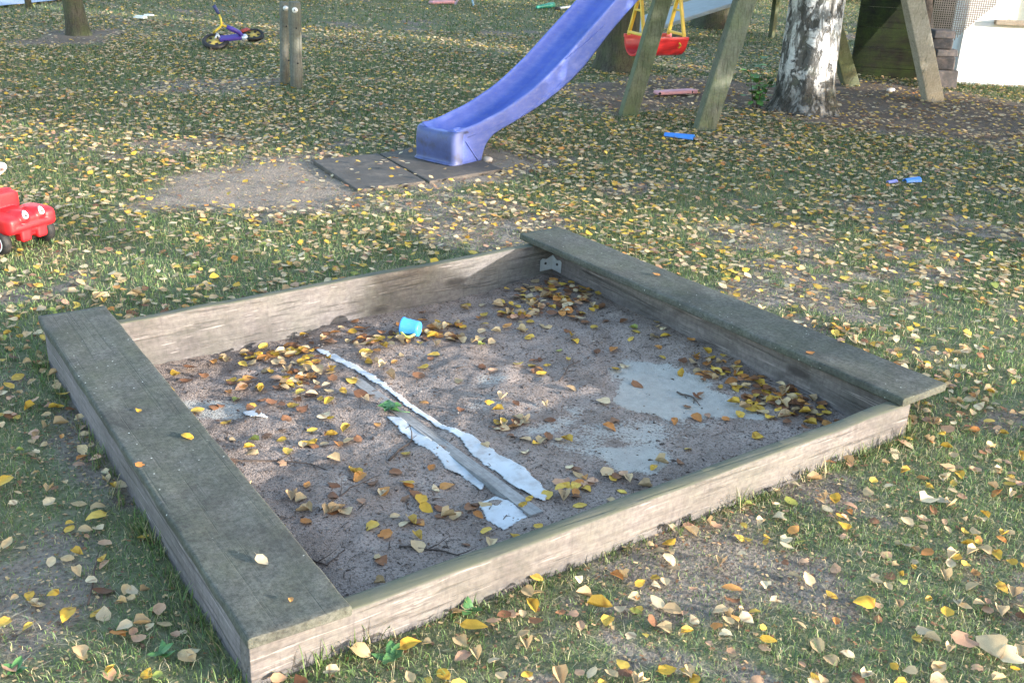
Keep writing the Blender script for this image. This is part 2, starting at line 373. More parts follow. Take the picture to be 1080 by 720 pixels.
def seat(p0, p1, wd, z0, z1, seed, lab):
    p0 = np.array(p0, float); p1 = np.array(p1, float); d = (p1-p0)/np.linalg.norm(p1-p0); s = np.array([d[1], -d[0]]); n = 90; L = np.linalg.norm(p1-p0)
    sec = [(0, z0+.003), (0, z1-.006), (.003, z1-.001), (.009, z1)]+[(wd*t, z1) for t in (.2, .35, .5, .65, .8)]+[(wd-.009, z1), (wd-.003, z1-.001), (wd, z1-.006), (wd, z0+.003), (wd-.003, z0), (.003, z0)]
    V = []; Fc = []; k = len(sec)
    for i in range(n+1):
        t = i/n
        for j, (a, zz) in enumerate(sec):
            e = (fbm(np.array([t*L*14.]), np.array([a*30.+j*.1]), seed, 3)[0]-.5)
            end = -.012*e if i in (0, n) else 0
            q = p0+d*(t*L+end)+s*(a+.005*e*(1 if j in (0, 1, 2, 11, 12) or a > wd-.01 or a < .01 else 0))
            V.append((q[0], q[1], zz+.0035*e-.003*math.sin(math.pi*min(1, max(0, a/wd)))*(zz > z0+.01)))
        if i:
            for j in range(k): Fc.append(((i-1)*k+j, i*k+j, i*k+(j+1) % k, (i-1)*k+(j+1) % k))
    Fc += [tuple(range(k)), tuple(n*k+j for j in range(k-1, -1, -1))]
    mb = MB(SO); mb.add(V, Fc); tag(mb.build('seat_plank', WS, sb, True, bevel=.0025), lab)
seat((-.006, -.006), (-.006, 2.136), .243, .1325, .1605, 41, 'left seat plank, wide and nearest the camera, with white flecks')
seat((2.300, .099), (2.175, 2.231), .243, .1325, .1625, 57, 'right seat plank, set slightly askew and overhanging the sand')
br = MB(SO)
zc = .030
for (ax, nn) in (((-1, -.062), (0, -1)), ((0, -1), (-1, 0))):
    c0 = np.array([2.3085, BK(2.308)-.0015]); a = np.array(ax, float); nv = np.array(nn, float)
    prof = [(0, -.035), (.075, -.035), (.075, .018), (.062, .026), (.038, .020), (.015, .030), (0, .036)]
    V = [(*(c0+a*u+nv*tk), zc+v) for tk in (.0, .003) for (u, v) in prof]; n = len(prof)
    br.add(V, [tuple(range(n)), tuple(range(2*n-1, n-1, -1))]+[(i, n+i, n+(i+1) % n, (i+1) % n) for i in range(n)])
bo = br.build('corner_bracket', GALV, sb)
for (ax, nn) in (((-1, -.062), (0, -1)), ((0, -1), (-1, 0))):
    s_ = MB(SO); p = np.array([2.3085, BK(2.308)])+np.array(ax)*.045+np.array(nn)*.0045
    s_.lathe([(0, .003), (.006, .0025), (.007, 0), (.007, -.002)], (p[0], p[1], zc), axis_to((*nn, 0)), 10)
    s_.build('screw', plain('dark_screw', (.08, .08, .085), .5, metal=.7), bo)

# sand with pale liner-grey patches
def sz0(x, y): return -.026-.045*np.clip(y/2.1, 0, 1)*(1-.35*x/2.3)+.034*np.exp(-((x-2.32)/.22)**2)
PALE = [poly_px(p, -.045) for p in (
    [(640, 440), (760, 446), (740, 462), (700, 474), (640, 480), (600, 478), (610, 455)],
    [(655, 376), (700, 384), (735, 400), (755, 415), (780, 432), (800, 446), (760, 445), (720, 448), (690, 440), (660, 436), (650, 410)],
    [(630, 478), (700, 462), (708, 490), (690, 505), (650, 512)], [(600, 430), (620, 436), (600, 450), (560, 462), (548, 456), (585, 448)],
    [(480, 410), (520, 416), (530, 432), (500, 436)], [(190, 421), (240, 416), (268, 428), (282, 440), (240, 442), (205, 440)], [(236, 450), (256, 452), (250, 466), (228, 462)],
    [(560, 468), (610, 470), (640, 484), (600, 486)], [(320, 505), (360, 500), (380, 515), (335, 520)], [(500, 396), (530, 400), (520, 408)], [(560, 430), (590, 432), (570, 442)])]
PW = [.5, 1., .8, .55, .35, .7, .75, .5, .3, .4, .4]
def pale(x, y):
    p = np.zeros(np.shape(x)); nz = .16*(fbm(x*8, y*8, 13, 5)-.5)
    for P, k in zip(PALE, PW): p = np.maximum(p, k*(1-sstep(-.05, .04, pdist(x, y, P)+nz)))
    return p
def sz(x, y): return sz0(x, y)+.048*(fbm(x*3.5, y*3.5, 61, 3)-.5)+.013*(fbm(x*17, y*17, 62, 3)-.5)*(1-.8*pale(x, y))-.004*pale(x, y)
sx_ = np.arange(.03, 2.335, .0095); sy_ = np.arange(.03, 2.16, .0095)
A, B = np.meshgrid(sx_, sy_, indexing='ij'); x = A.ravel(); y = B.ravel()
ni, nj = A.shape; ii, jj = np.meshgrid(np.arange(ni-1), np.arange(nj-1), indexing='ij'); q = (ii*nj+jj).ravel()
Fq = np.stack([q, q+nj, q+nj+1, q+1], 1); cx, cyy = x[q]+.005, y[q]+.005
Fq = Fq[(cyy > FO(cx)+.02) & (cyy < BK(cx)+.02)]
def sand_mat():
    m, nt, b = mat('damp_coarse_sand', .92, .25); g = G(nt)
    a = g.sep(g.attr('Col')); n1 = g.noise(7, None, 5, .6); n2 = g.noise(110, None, 4, .7); v = g.voro(170)
    c = g.mix(g.ramp(n1, [(.32, 0.), (.68, 1.)]), (.165, .127, .106), (.29, .234, .202))
    c = g.mix(g.ramp(n2, [(.36, .95), (.50, 0.)]), c, (.06, .047, .040))
    c = g.mix(g.ramp(v, [(.12, .35), (.3, 0.)]), c, (.52, .47, .44))
    f = g.math('ADD', a[0], g.math('MULTIPLY', g.math('SUBTRACT', n2, .5), 1.5))
    f = g.math('ADD', f, g.math('MULTIPLY', g.math('SUBTRACT', n1, .5), 1.0))
    pc = g.mix(g.ramp(g.noise(26, None, 5, .65), [(.3, 0.), (.7, 1.)]), (.275, .265, .240), (.365, .355, .325))
    c = g.mix(g.ramp(f, [(.36, 0.), (.62, .92)]), c, pc)
    nt.links.new(c, b.inputs['Base Color']); g.bump(b, g.math('ADD', n2, g.math('MULTIPLY', v, .6)), .7, .006)
    return m
tag(mesh_np('sand', np.stack([x, y, sz(x, y)], 1), Fq, sand_mat(), np.stack([pale(x, y)]*3, 1), True), kind='structure')

# crumbs of bark and grit on the sand
n = 30000; gx_ = RNG.uniform(.06, 2.3, n); gy_ = RNG.uniform(.08, 2.1, n)
k = (RNG.random(n) < (.18+.9*fbm(gx_*4, gy_*4, 91, 3)**1.5)*(1-.93*pale(gx_, gy_))) & (gy_ > FO(gx_)+.06) & (gy_ < BK(gx_)-.005)
gx_, gy_ = gx_[k], gy_[k]; n = len(gx_); r = RNG.uniform(.0008, .0022, n)*(1+1.6*(RNG.random(n) < .12))
a = RNG.random(n)*6.28; e = RNG.uniform(.8, 3.2, n); gzv = sz(gx_, gy_)
tet = np.array([(1, 0, 0), (-.5, .8, 0), (-.5, -.8, 0), (-.1, 0, .9)])
V = np.repeat(tet[None], n, 0)*r[:, None, None]; V[:, :, 0] *= e[:, None]
ca, sa = np.cos(a)[:, None], np.sin(a)[:, None]; vx = V[:, :, 0]*ca-V[:, :, 1]*sa; vy = V[:, :, 0]*sa+V[:, :, 1]*ca
V = np.stack([vx+gx_[:, None], vy+gy_[:, None], V[:, :, 2]+gzv[:, None]+.0004], 2).reshape(-1, 3)
i = np.arange(n)*4; T = np.concatenate([np.stack([i, i+1, i+3], 1), np.stack([i+1, i+2, i+3], 1), np.stack([i+2, i, i+3], 1)])
pal = np.array([(.05, .036, .03), (.10, .06, .042), (.2, .15, .12), (.33, .29, .26)]); cl = pal[RNG.choice(4, n, p=[.42, .27, .19, .12])]
M_LEAF = attr_mat('autumn_leaf', .62, .22)
M_BARE = attr_mat('crumb', .9, 0.)
tag(mesh_np('bark_crumbs', V, T, M_BARE, np.repeat(cl, 4, 0)), 'dark bark crumbs and grit scattered over the sand', 'debris', kind='stuff')

# fine dark twig bits over the sand
n = 1500; tx_ = .06+2.24*RNG.random(n)**1.25; ty_ = RNG.uniform(.08, 2.1, n); kk = (ty_ > FO(tx_)+.06) & (ty_ < BK(tx_)-.01) & (RNG.random(n) < .2+.8*fbm(tx_*3, ty_*3, 66, 3)) & (pale(tx_, ty_) < .4); tx_, ty_ = tx_[kk], ty_[kk]; n = len(tx_)
L = RNG.uniform(.008, .05, n); a = RNG.random(n)*6.283; wv = RNG.uniform(.0008, .0018, n); ux, uy = np.cos(a), np.sin(a); V = np.empty((n, 6, 3)); bend = RNG.uniform(-.12, .12, n)*L
for j, (p, q) in enumerate(((-.5, -1), (-.5, 1), (0, -1), (0, 1), (.5, -.5), (.5, .5))):
    xx, yy = tx_+ux*L*p-uy*(wv*q+bend*(p == 0)), ty_+uy*L*p+ux*(wv*q+bend*(p == 0)); V[:, j] = np.stack([xx, yy, sz(xx, yy)+.002+.002*(p == 0)], 1)
i = np.arange(n)*6; T = np.concatenate([np.stack([i, i+2, i+3, i+1], 1), np.stack([i+2, i+4, i+5, i+3], 1)])
tag(mesh_np('twig_bits', V.reshape(-1, 3), T, M_BARE, np.repeat(np.array([(.05, .036, .03)])*RNG.uniform(.6, 1.8, (n, 1)), 6, 0)), 'fine dark twig bits scattered over the sand', 'debris', kind='stuff')

# white liner strips and the grey batten half buried in the sand
WHITE_PL = plain('white_liner', (.43, .45, .47), .6, .12, 11, (.24, .21, .19), .75)
def sheet(name, px, lab, cat, mt, th=.0015, lift=.005, wav=.004, z=-.045):
    P = poly_px(px, z); mn = P.min(0); mx = P.max(0); st = .0045
    xs_ = np.arange(mn[0]-.02, mx[0]+.02, st); ys_ = np.arange(mn[1]-.02, mx[1]+.02, st)
    A, B = np.meshgrid(xs_, ys_, indexing='ij'); nj = A.shape[1]
    d = pdist(A, B, P)+.016*(fbm(A*26, B*26, 71, 3)-.5)
    # pull outside ring onto the outline is not needed: cells are 12 mm
    V = []; idx = -np.ones(A.shape, int); Fc = []
    for u in range(A.shape[0]-1):
        for v in range(nj-1):
            if d[u:u+2, v:v+2].mean() < 0:
                f = []
                for (p, q) in ((u, v), (u+1, v), (u+1, v+1), (u, v+1)):
                    if idx[p, q] < 0:
                        idx[p, q] = len(V); xx, yy = A[p, q], B[p, q]; pu = max(0., d[p, q])
                        V.append((xx, yy, float(sz0(xx, yy)+.048*(fbm(np.array([xx*3.5]), np.array([yy*3.5]), 61, 3)[0]-.5)+.0028+.005*(fbm(np.array([xx*14]), np.array([yy*14]), 73, 3)[0]-.45)-pu*.3)))
                    f.append(idx[p, q])
                Fc.append(tuple(f))
    c = np.array(V).mean(0)
    mb = MB(c); mb.add(V, Fc); o = mb.build(name, mt, None, True, loc=c)
    s = o.modifiers.new('thick', 'SOLIDIFY'); s.thickness = th; s.offset = 1
    return tag(o, lab, cat, 'white liner strips in the sand')
sheet('liner_strip', [(333, 366), (345, 368), (362, 377), (395, 396), (430, 421), (466, 447), (498, 464), (528, 483), (548, 496), (562, 508), (577, 526), (574, 537), (560, 530), (535, 512), (520, 498), (500, 484), (486, 466), (470, 455), (440, 434), (400, 405), (360, 382), (340, 372)],
      'long torn white liner strip right of the batten, wide towards the front board', 'plastic strip', WHITE_PL)
sheet('liner_strip', [(409, 440), (422, 441), (442, 455), (462, 474), (485, 488), (510, 512), (508, 518), (488, 503), (470, 496), (462, 484), (440, 470), (424, 456)],
      'short white liner strip left of the batten beside the green leaf', 'plastic strip', WHITE_PL)
sheet('liner_strip', [(505, 532), (522, 525), (540, 536), (556, 552), (532, 562), (512, 552)],
      'broad white liner patch against the front board', 'plastic strip', WHITE_PL)
sheet('liner_strip', [(256, 433), (270, 431), (282, 439), (264, 439)], 'small white liner scrap near the left seat plank', 'plastic strip', WHITE_PL)
GB = wood_mat('grey_batten', (.20, .19, .18), (.33, .32, .31), 0, stain=.45)
pts = [at(352, 380, -.05), at(430, 434, -.045), at(480, 472, -.04), at(566, 545, -.03)]
def sand_pt(p, dz): return (p[0], p[1], float(sz(np.array([p[0]]), np.array([p[1]]))[0])+dz)
bt = MB(pts[1])
P = [sand_pt(pts[0], -.016), sand_pt(pts[1], -.012), sand_pt(pts[2], -.009), sand_pt(pts[3], -.004)]
for p, q, w0 in ((P[0], P[1], .035), (P[1], P[2], .05), (P[2], P[3], .06)): pass
P0, P3 = Vector(P[0]), Vector(P[3]); bL = (P3-P0).length; bt = MB(); bt.bar((0, 0, 0), (bL, 0, P3.z-P0.z), .044, .02, n=10, jit=.0006)
bto = bt.build('batten', GB, loc=P0); bto.rotation_euler = (0, 0, math.atan2(P3.y-P0.y, P3.x-P0.x))
tag(bto, 'long grey batten half buried diagonally across the sand', 'batten')

# ------------------------------------------------------------------ blue cup on the sand
BLUE_C = plain('light_blue_plastic', (.045, .25, .62), .4, .06, 10, (.3, .3, .28), .15)
c = at(432, 357, -.06); c[2] = sz(c[:1], c[1:2])[0]
cup = empty('toy_cup', c, 'light blue toy cup lying on its side among leaves at the back of the sandbox', 'toy cup')
ax = Vector((*(-GX*.95+GD*.26), .04)).normalized(); Mx = axis_to(ax); R0 = .041
mb = MB(); cc = Vector((0, 0, .040))-ax*.045
mb.lathe([(0, 0), (.026, 0), (.031, .003), (.0325, .012), (.036, .068), (.039, .074), (.039, .078), (.0365, .078), (.034, .07), (.030, .014), (.028, .006), (0, .006)], cc, Mx, 28)
mb.build('cup_body', BLUE_C, cup, True)
mb = MB(); s1 = Mx @ Vector((0, 1, 0)); dn = Vector((0, 0, -1)); h0 = cc+ax*.03
hv = (Vector((0, 0, -1))*.35-Vector((*GD, 0))*.94).normalized()
mb.tube([cc+ax*(.02+.06*t)+hv*(.035+.024*math.sin(math.pi*t)) for t in np.linspace(0, 1, 9)], .0045, 8)
mb.build('handle', plain('yellow_plastic', (.75, .70, .12), .45), cup, True)

# ------------------------------------------------------------------ twigs and green leaf
M_TWIG = plain('twig_bark', (.075, .055, .045), .9, .3, 40, (.03, .025, .02), .4)
def twig(px, lab, r=.004, z=None, grp='twigs on the sand', fork=True):
    P = []
    for p in px:
        a = at(*p, -.045 if z is None else z); zz = sz(a[:1], a[1:2])[0]+r if z is None else gz(a[:1], a[1:2])[0]+r+.012
        P.append(Vector((a[0], a[1], zz)))
    pts = []
    for i in range(len(P)-1):
        for t in np.linspace(0, 1, 6)[:-1]: pts.append(P[i].lerp(P[i+1], t)+Vector((random.uniform(-.003, .003), random.uniform(-.003, .003), random.uniform(0, .004))))
    pts.append(P[-1]); n = len(pts); mb = MB(P[0])
    mb.tube(pts, [r*(1-.6*i/n) for i in range(n)], 6, jit=.15)
    if fork and n > 6:
        for k in (n//3, 2*n//3):
            d = (pts[k+1]-pts[k]); s = Vector((-d.y, d.x, .01)).normalized()*random.choice((-1, 1))
            mb.tube([pts[k], pts[k]+d*1.2+s*.02, pts[k]+d*2.4+s*.05], [r*.6, r*.45, r*.2], 5)
    tag(mb.build('twig', M_TWIG, smooth=True, loc=P[0]), lab, 'twig', grp)
twig([(410, 488), (428, 470), (444, 456)], 'dark forked twig lying across the short white liner strip', .0045)
twig([(714, 414), (728, 420), (738, 430)], 'small dark twig on the large pale patch of sand', .004)
twig([(236, 490), (290, 486), (330, 492), (374, 512)], 'long thin twig in the left half of the sand', .003)
twig([(340, 545), (370, 520), (400, 505)], 'thin twig on the pinkish sand near the left plank', .0025)
twig([(480, 390), (520, 388), (548, 392)], 'straight dark twig on the sand behind the pale patches', .0025, fork=False)
twig([(590, 405), (600, 388), (612, 380)], 'short curved twig at the middle of the sand', .0028)
twig([(420, 585), (470, 590), (500, 600)], 'dark twig on the sand near the front board', .003)
twig([(318, 590), (345, 600), (362, 585)], 'root-like twig in the near left corner of the sand', .003)
twig([(95, 645), (102, 600), (106, 588)], 'pale bent twig in the grass left of the sandbox', .003, 0, 'twigs in the grass', False)
twig([(670, 562), (690, 552), (706, 543)], 'brown stick lying along the foot of the front board', .004, 0, 'twigs in the grass', False)
twig([(1052, 634), (1062, 652), (1072, 664)], 'thin straw-coloured stalk in the grass at the right edge', .0022, 0, 'twigs in the grass', False)

# ------------------------------------------------------------------ fallen leaves
def leaf_geo(L, seed, rows=7, colsn=5):
    r = random.Random(seed); V = []; Fc = []; wmax = r.uniform(.62, .86); fold = r.uniform(-.3, .5); curl = r.uniform(-1.1, 1.3); tw = r.uniform(-.9, .9); sk = r.uniform(-.08, .08); torn = rows > 5 and r.random() < .22; fold = r.uniform(.9, 1.6) if rows > 5 and r.random() < .12 else fold
    if rows < 5: fold *= .45; curl *= .4; tw *= .4
    for i in range(rows):
        t = i/(rows-1); hw = wmax/2*(math.sin(math.pi*min(1, t**.72))**.85) if 0 < i < rows-1 else .012
        hw *= 1+(.06 if i % 2 else -.04)
        for j in range(colsn):
            u = -1+2*j/(colsn-1); x_ = u*hw+sk*math.sin(3*t); y_ = t-.5-.06*abs(u)*(t < .4)
            z_ = fold*abs(u)*hw+curl*.35*(t-.5)**2+tw*u*hw*(t-.5)+r.uniform(-.012, .012)
            V.append((x_*L, y_*L, z_*L))
        if i:
            for j in range(colsn-1):
                if torn and ((i > 3 and j == 0) or (i == rows-1) or (i > 4 and j == 3)): continue
                Fc.append(((i-1)*colsn+j, (i-1)*colsn+j+1, i*colsn+j+1, i*colsn+j))
    c = colsn//2; b = V[c]; n0 = len(V)
    V += [(b[0]-.012*L, b[1]-.01*L, b[2]), (b[0]+.012*L, b[1]-.01*L, b[2]), (b[0]+.10*L*r.uniform(-1, 1), b[1]-.3*L, b[2]+.08*L)]
    Fc.append((n0, n0+1, n0+2)); return V, Fc
LCOL = {'pale tan': [(.46, .34, .19), (.50, .37, .22), (.42, .29, .16)], 'cream': [(.54, .45, .30), (.52, .42, .28)], 'yellow': [(.58, .36, .045), (.60, .41, .08), (.52, .33, .05)],
        'orange-brown': [(.42, .18, .05), (.47, .23, .07)], 'brown': [(.16, .075, .04), (.23, .11, .055)], 'pinkish tan': [(.44, .27, .17), (.40, .24, .16)], 'yellow-green': [(.30, .31, .07), (.24, .28, .07)]}
LN = list(LCOL); LP = np.array([.38, .16, .16, .07, .08, .13, .02])
def leaf_cols(name, nv, seed):
    r = random.Random(seed); b = np.array(r.choice(LCOL[name]))*r.uniform(.85, 1.12)
    c = np.repeat(b[None], nv, 0)*np.array([r.uniform(.86, 1.1) for _ in range(nv)])[:, None]
    if r.random() < .4:
        k = r.randrange(nv); c[max(0, k-2):k+2] *= np.array([.5, .42, .4])
    return np.clip(c, 0, .85)
VAR = []   # (colour name, verts unit, faces, cols)
for ci, nm in enumerate(LN):
    for k in range(9):
        V, Fc = leaf_geo(1., 100*ci+k); VAR.append((nm, np.array(V), Fc, leaf_cols(nm, len(V), 31*ci+k)))
VSMALL = []
for ci, nm in enumerate(LN):
    for k in range(6):
        V, Fc = leaf_geo(1., 900+100*ci+k, 4, 3); VSMALL.append((nm, np.array(V), Fc, leaf_cols(nm, len(V), 501*ci+k)))
# where leaves lie: list of (x, y, z, size, rotation, tiltx, tilty)
leaves = []
def lawn_leaves(n, D0, D1, dens):
    x, y, D = visible_pts(n, D0, D1, 1.7)
    cl = .35+1.3*fbm(x*1.7, y*1.7, 41, 4)**1.6+.5*(fbm(x*7, y*7, 44, 2)-.4)
    cl *= 1-np.where(x > 4, .30, .5)*dirtm(x, y)-.38*dirtm(x, y)*(x < 4); cl = np.where(D < 4, cl*(.45+1.5*fbm(x*5, y*5, 47, 3)**2*1.6), cl)
    k = (RNG.random(n) < dens*cl) & ~in_box(x, y, .012)
    x, y = x[k], y[k]; zz = gz(x, y); im = inpoly(x, y, MATS[0]) | inpoly(x, y, MATS[1])
    for a, b, z, mm in zip(x, y, zz, im):
        a, b, z = float(a), float(b), float(z)
        if mm:
            if random.random() < .86: continue
            z += .024
        leaves.append((a, b, z+random.uniform(.010, .026), random.triangular(.018, .053, .034), random.uniform(0, 6.28), random.gauss(0, .19), random.gauss(0, .19), 'lawn'))
def area(D0, D1): return .474*(D1**2-D0**2)+2*1.7*(D1-D0)
for D0, D1, d in ((.9, 3.2, 215), (3.2, 5., 330), (5., 9., 580), (9., 14., 480), (14., 24., 150)):
    lawn_leaves(int(area(D0, D1)*d*1.15), D0, D1, .9)
STR = [at(333, 366, -.06), at(575, 532, -.04)]
def sand_leaf(a, b, s=None, lift=.0):
    if b < FO(a)+.07 or b > BK(a)-.015 or a < .06 or a > 2.3: return
    if random.random() < .85 and abs(a-STR[0][0]-(b-STR[0][1])/(STR[1][1]-STR[0][1])*(STR[1][0]-STR[0][0])) < .045 and STR[0][1]+.05 > b: return
    z = float(sz(np.array([a]), np.array([b]))[0])
    leaves.append((a, b, z+.006+lift, s or random.uniform(.030, .054), random.uniform(0, 6.28), random.gauss(0, .15), random.gauss(0, .15), 'sand'))
for (px, py, n, s0, s1, ang) in ((590, 318, 110, .12, .10, 0), (560, 332, 55, .13, .10, 0), (325, 392, 70, .15, .18, .3), (480, 364, 10, .1, .05, 0), (385, 366, 60, .22, .05, .1), (310, 366, 40, .15, .04, .1), (460, 352, 14, .08, .05, 0), (300, 410, 26, .13, .10, .2),
                                 (812, 424, 80, .17, .06, 1.6), (838, 432, 30, .07, .05, 0), (752, 380, 16, .10, .04, 1.6), (790, 405, 20, .12, .05, 1.6), (596, 524, 26, .09, .04, 0), (640, 514, 8, .06, .04, 0), (540, 452, 12, .05, .03, 0), (455, 540, 22, .10, .14, 0),
                                 (345, 540, 16, .12, .1, 0), (300, 470, 12, .1, .1, 0), (560, 470, 6, .05, .05, 0), (700, 350, 10, .15, .05, 0), (580, 385, 8, .1, .06, 0)):
    c = at(px, py, -.02 if px > 740 else -.05)
    for i in range(n):
        u, v = random.gauss(0, s0), random.gauss(0, s1); sand_leaf(c[0]+u*math.cos(ang)-v*math.sin(ang), c[1]+u*math.sin(ang)+v*math.cos(ang), lift=.012*random.random()*(n > 30))
for i in range(210): sand_leaf(random.uniform(.1, 2.28), random.uniform(.15, 2.05))
# hand-placed leaves that stand out:  px, py, surface, size, colour, label
SPECIAL = [((908, 646), 'lawn', .062, 'yellow', 'large bright yellow leaf standing out alone in the grass at lower right'),
    ((632, 653), 'lawn', .062, 'yellow', 'bright yellow leaf on a tan one, below the middle of the front board'),
    ((434, 696), 'lawn', .054, 'yellow', 'yellow leaf near the bottom edge, right of the near sandbox corner'),
    ((102, 555), 'lawn', .058, 'yellow', 'deep yellow leaf in the grass left of the sandbox beside bare soil'),
    ((6, 520), 'lawn', .060, 'yellow', 'big yellow leaf cut by the left edge of the picture'),
    ((72, 661), 'lawn', .052, 'yellow', 'round golden leaf in the grass at lower left'),
    ((500, 676), 'lawn', .066, 'yellow', 'pale yellow triangular leaf tilted up beside an orange one'),
    ((1045, 694), 'lawn', .085, 'pale tan', 'large crumpled tan leaf in the heap at the lower right corner'),
    ((1018, 690), 'lawn', .075, 'pinkish tan', 'pinkish folded leaf on the heap at the lower right corner'),
    ((1068, 706), 'lawn', .075, 'cream', 'cream leaf at the very lower right corner'),
    ((978, 536), 'lawn', .07, 'cream', 'cream curled leaf in bright grass below the right seat plank end'),
    ((770, 632), 'lawn', .055, 'orange-brown', 'orange leaf in the middle of the front right lawn'),
    ((197, 461), 'plank_left', .042, 'yellow', 'yellow leaf lying on the left seat plank, half way along'),
    ((146, 433), 'plank_left', .022, 'yellow', 'tiny yellow leaf on the left seat plank towards its far end'),
    ((149, 491), 'plank_left', .030, 'orange-brown', 'thin orange leaf at the outer edge of the left seat plank'),
    ((277, 593), 'plank_left', .040, 'cream', 'cream curled leaf on the left seat plank towards the near end'),
    ((306, 633), 'plank_left', .020, 'orange-brown', 'tiny orange leaf on the left seat plank nearest its near end'),
    ((692, 290), 'plank_right', .034, 'orange-brown', 'small brown leaf on the far half of the right seat plank'),
    ((855, 373), 'plank_right', .036, 'orange-brown', 'thin orange leaf on the near half of the right seat plank'),
    ((886, 360), 'plank_right', .038, 'pinkish tan', 'pinkish leaf at the outer edge of the right seat plank')]
VSH = {}
def leaf_obj(vi, s, name='fallen_leaf'):
    nm, V, Fc, cl = VAR[vi]
    if vi not in VSH:
        o = mesh_np(name, V, Fc, M_LEAF, cl, True); VSH[vi] = o
        return o
    o = VSH[vi].copy(); COL.objects.link(o); return o
def put_leaf(vi, p, s, rz, tx, ty, lab):
    o = leaf_obj(vi, s); o.location = p; o.scale = (s, s, s); o.rotation_euler = (tx, ty, rz)
    return tag(o, lab, 'leaf', 'fallen leaves')
byc = {nm: [i for i, v in enumerate(VAR) if v[0] == nm] for nm in LN}; bys = {nm: [i for i, v in enumerate(VSMALL) if v[0] == nm] for nm in LN}
for (px, surf, s, cn, lab) in SPECIAL:
    z = {'lawn': 0., 'plank_left': .160, 'plank_right': .162}[surf]; p = at(*px, z)
    if surf == 'lawn': p[2] = float(gz(p[:1], p[1:2])[0])+.034
    else: p[2] = z+.004
    put_leaf(random.choice(byc[cn]), p, s, random.uniform(0, 6.28), random.gauss(0, .1), random.gauss(0, .1), lab)
# the leaves that show largest become things, the rest is one litter
def where(x, y, s, px, py):
    if s == 'sand':
        b = 'near the far edge' if y > 1.5 else ('in the middle' if y > .8 else 'towards the front')
        c = 'left side' if x < .9 else ('centre' if x < 1.6 else 'right side')
        return f'on the sand {b}, {c} of the box'
    if x < 0 and y > FO(0)-.1: return 'in the grass left of the sandbox ' + ('by its far half' if y > 1.2 else ('by its near half' if y > .5 else 'near the corner'))
    if y < 1.0 and x < 2.6:
        t = 'close to the front board' if y > FO(x)-.22 else ('before the sandbox' if y > -.55 else 'near the bottom edge')
        u = 'at the left' if px < 420 else ('left of centre' if px < 600 else ('right of centre' if px < 800 else 'at the right'))
        return f'in the grass {t}, {u}'
    return 'in the grass right of the sandbox'
cand = []
for k, l in enumerate(leaves):
    P = np.array(l[:3]); px, py, zc_ = project(P)
    if not (4 < px < 1076 and 4 < py < 716): continue
    x, y = l[0], l[1]
    if l[7] == 'sand' and y < FO(x)+.30: continue
    if l[7] == 'sand' and (x < .32 or x > 2.05): continue
    if l[7] == 'lawn' and 0 <= x <= 2.5 and y > BK(x) and y < BK(x)+.25: continue
    if l[7] == 'lawn' and x > 2.3 and x < 2.65 and y > .1: continue
    cand.append((l[3]/zc_, k, px, py))
cand.sort(reverse=True); NI = 300-len(SPECIAL)
chosen = {k: (px, py) for (_, k, px, py) in cand[:NI]}
def pick_col(x, y, s):
    p = LP.copy()
    if s == 'sand': p = np.array([.26, .05, .28, .12, .25, .03, .01])
    elif math.hypot(x-CAM[0], y-CAM[1]) > 4.6: p = np.array([.40, .20, .24, .05, .03, .07, .01])
    return LN[RNG.choice(7, p=p/p.sum())]
buck = {}
for k, l in enumerate(leaves):
    cn = pick_col(l[0], l[1], l[7])
    if k in chosen:
        vi = random.choice(byc[cn]); px, py = chosen[k]
        shp = 'curled ' if abs(VAR[vi][1][:, 2]).max() > .2 else 'flat '
        put_leaf(vi, l[:3], l[3], l[4], l[5], l[6], f'{shp}{cn} leaf {where(l[0], l[1], l[7], px, py)}')
    else:
        far = math.hypot(l[0]-CAM[0], l[1]-CAM[1]) > 4.6
        buck.setdefault((far, random.choice(bys[cn] if far else byc[cn])), []).append(l[:7])
LV, LC, LF = [], [], []; off = 0
for (far, vi), ls in buck.items():
    nm, V0, F0, c0 = (VSMALL if far else VAR)[vi]; A = np.array(ls); n = len(A); k = len(V0)
    cz_, sz_, cx_, sx2, cy_, sy2 = np.cos(A[:, 4]), np.sin(A[:, 4]), np.cos(A[:, 5]), np.sin(A[:, 5]), np.cos(A[:, 6]), np.sin(A[:, 6])
    X0, Y0, Z0 = [np.repeat(V0[None, :, q], n, 0)*A[:, 3:4] for q in range(3)]
    Y1 = Y0*cx_[:, None]-Z0*sx2[:, None]; Z1 = Y0*sx2[:, None]+Z0*cx_[:, None]
    X2 = X0*cy_[:, None]+Z1*sy2[:, None]; Z2 = -X0*sy2[:, None]+Z1*cy_[:, None]
    X3 = X2*cz_[:, None]-Y1*sz_[:, None]; Y3 = X2*sz_[:, None]+Y1*cz_[:, None]
    LV.append(np.stack([X3+A[:, 0:1], Y3+A[:, 1:2], Z2+A[:, 2:3]], 2).reshape(-1, 3))
    LC.append(np.clip(c0[None]*RNG.uniform(.72, 1.2, (n, 1, 1)), 0, .8).reshape(-1, 3))
    F0 = [f if len(f) == 4 else (*f, f[-1]) for f in F0]
    q4 = np.array([f for f in F0 if f[2] != f[3]]); t3 = np.array([f[:3] for f in F0 if f[2] == f[3]])
    o_ = (np.arange(n)*k+off)[:, None, None]
    LF.append((q4[None]+o_).reshape(-1, 4)[:, [0, 1, 2]]); LF.append((q4[None]+o_).reshape(-1, 4)[:, [0, 2, 3]])
    if len(t3): LF.append((t3[None]+o_).reshape(-1, 3))
    off += n*k
tag(mesh_np('leaf_litter', np.concatenate(LV), np.concatenate(LF), M_LEAF, np.concatenate(LC), True), 'yellow and tan birch leaves strewn densely over the lawn', 'leaf litter', kind='stuff')

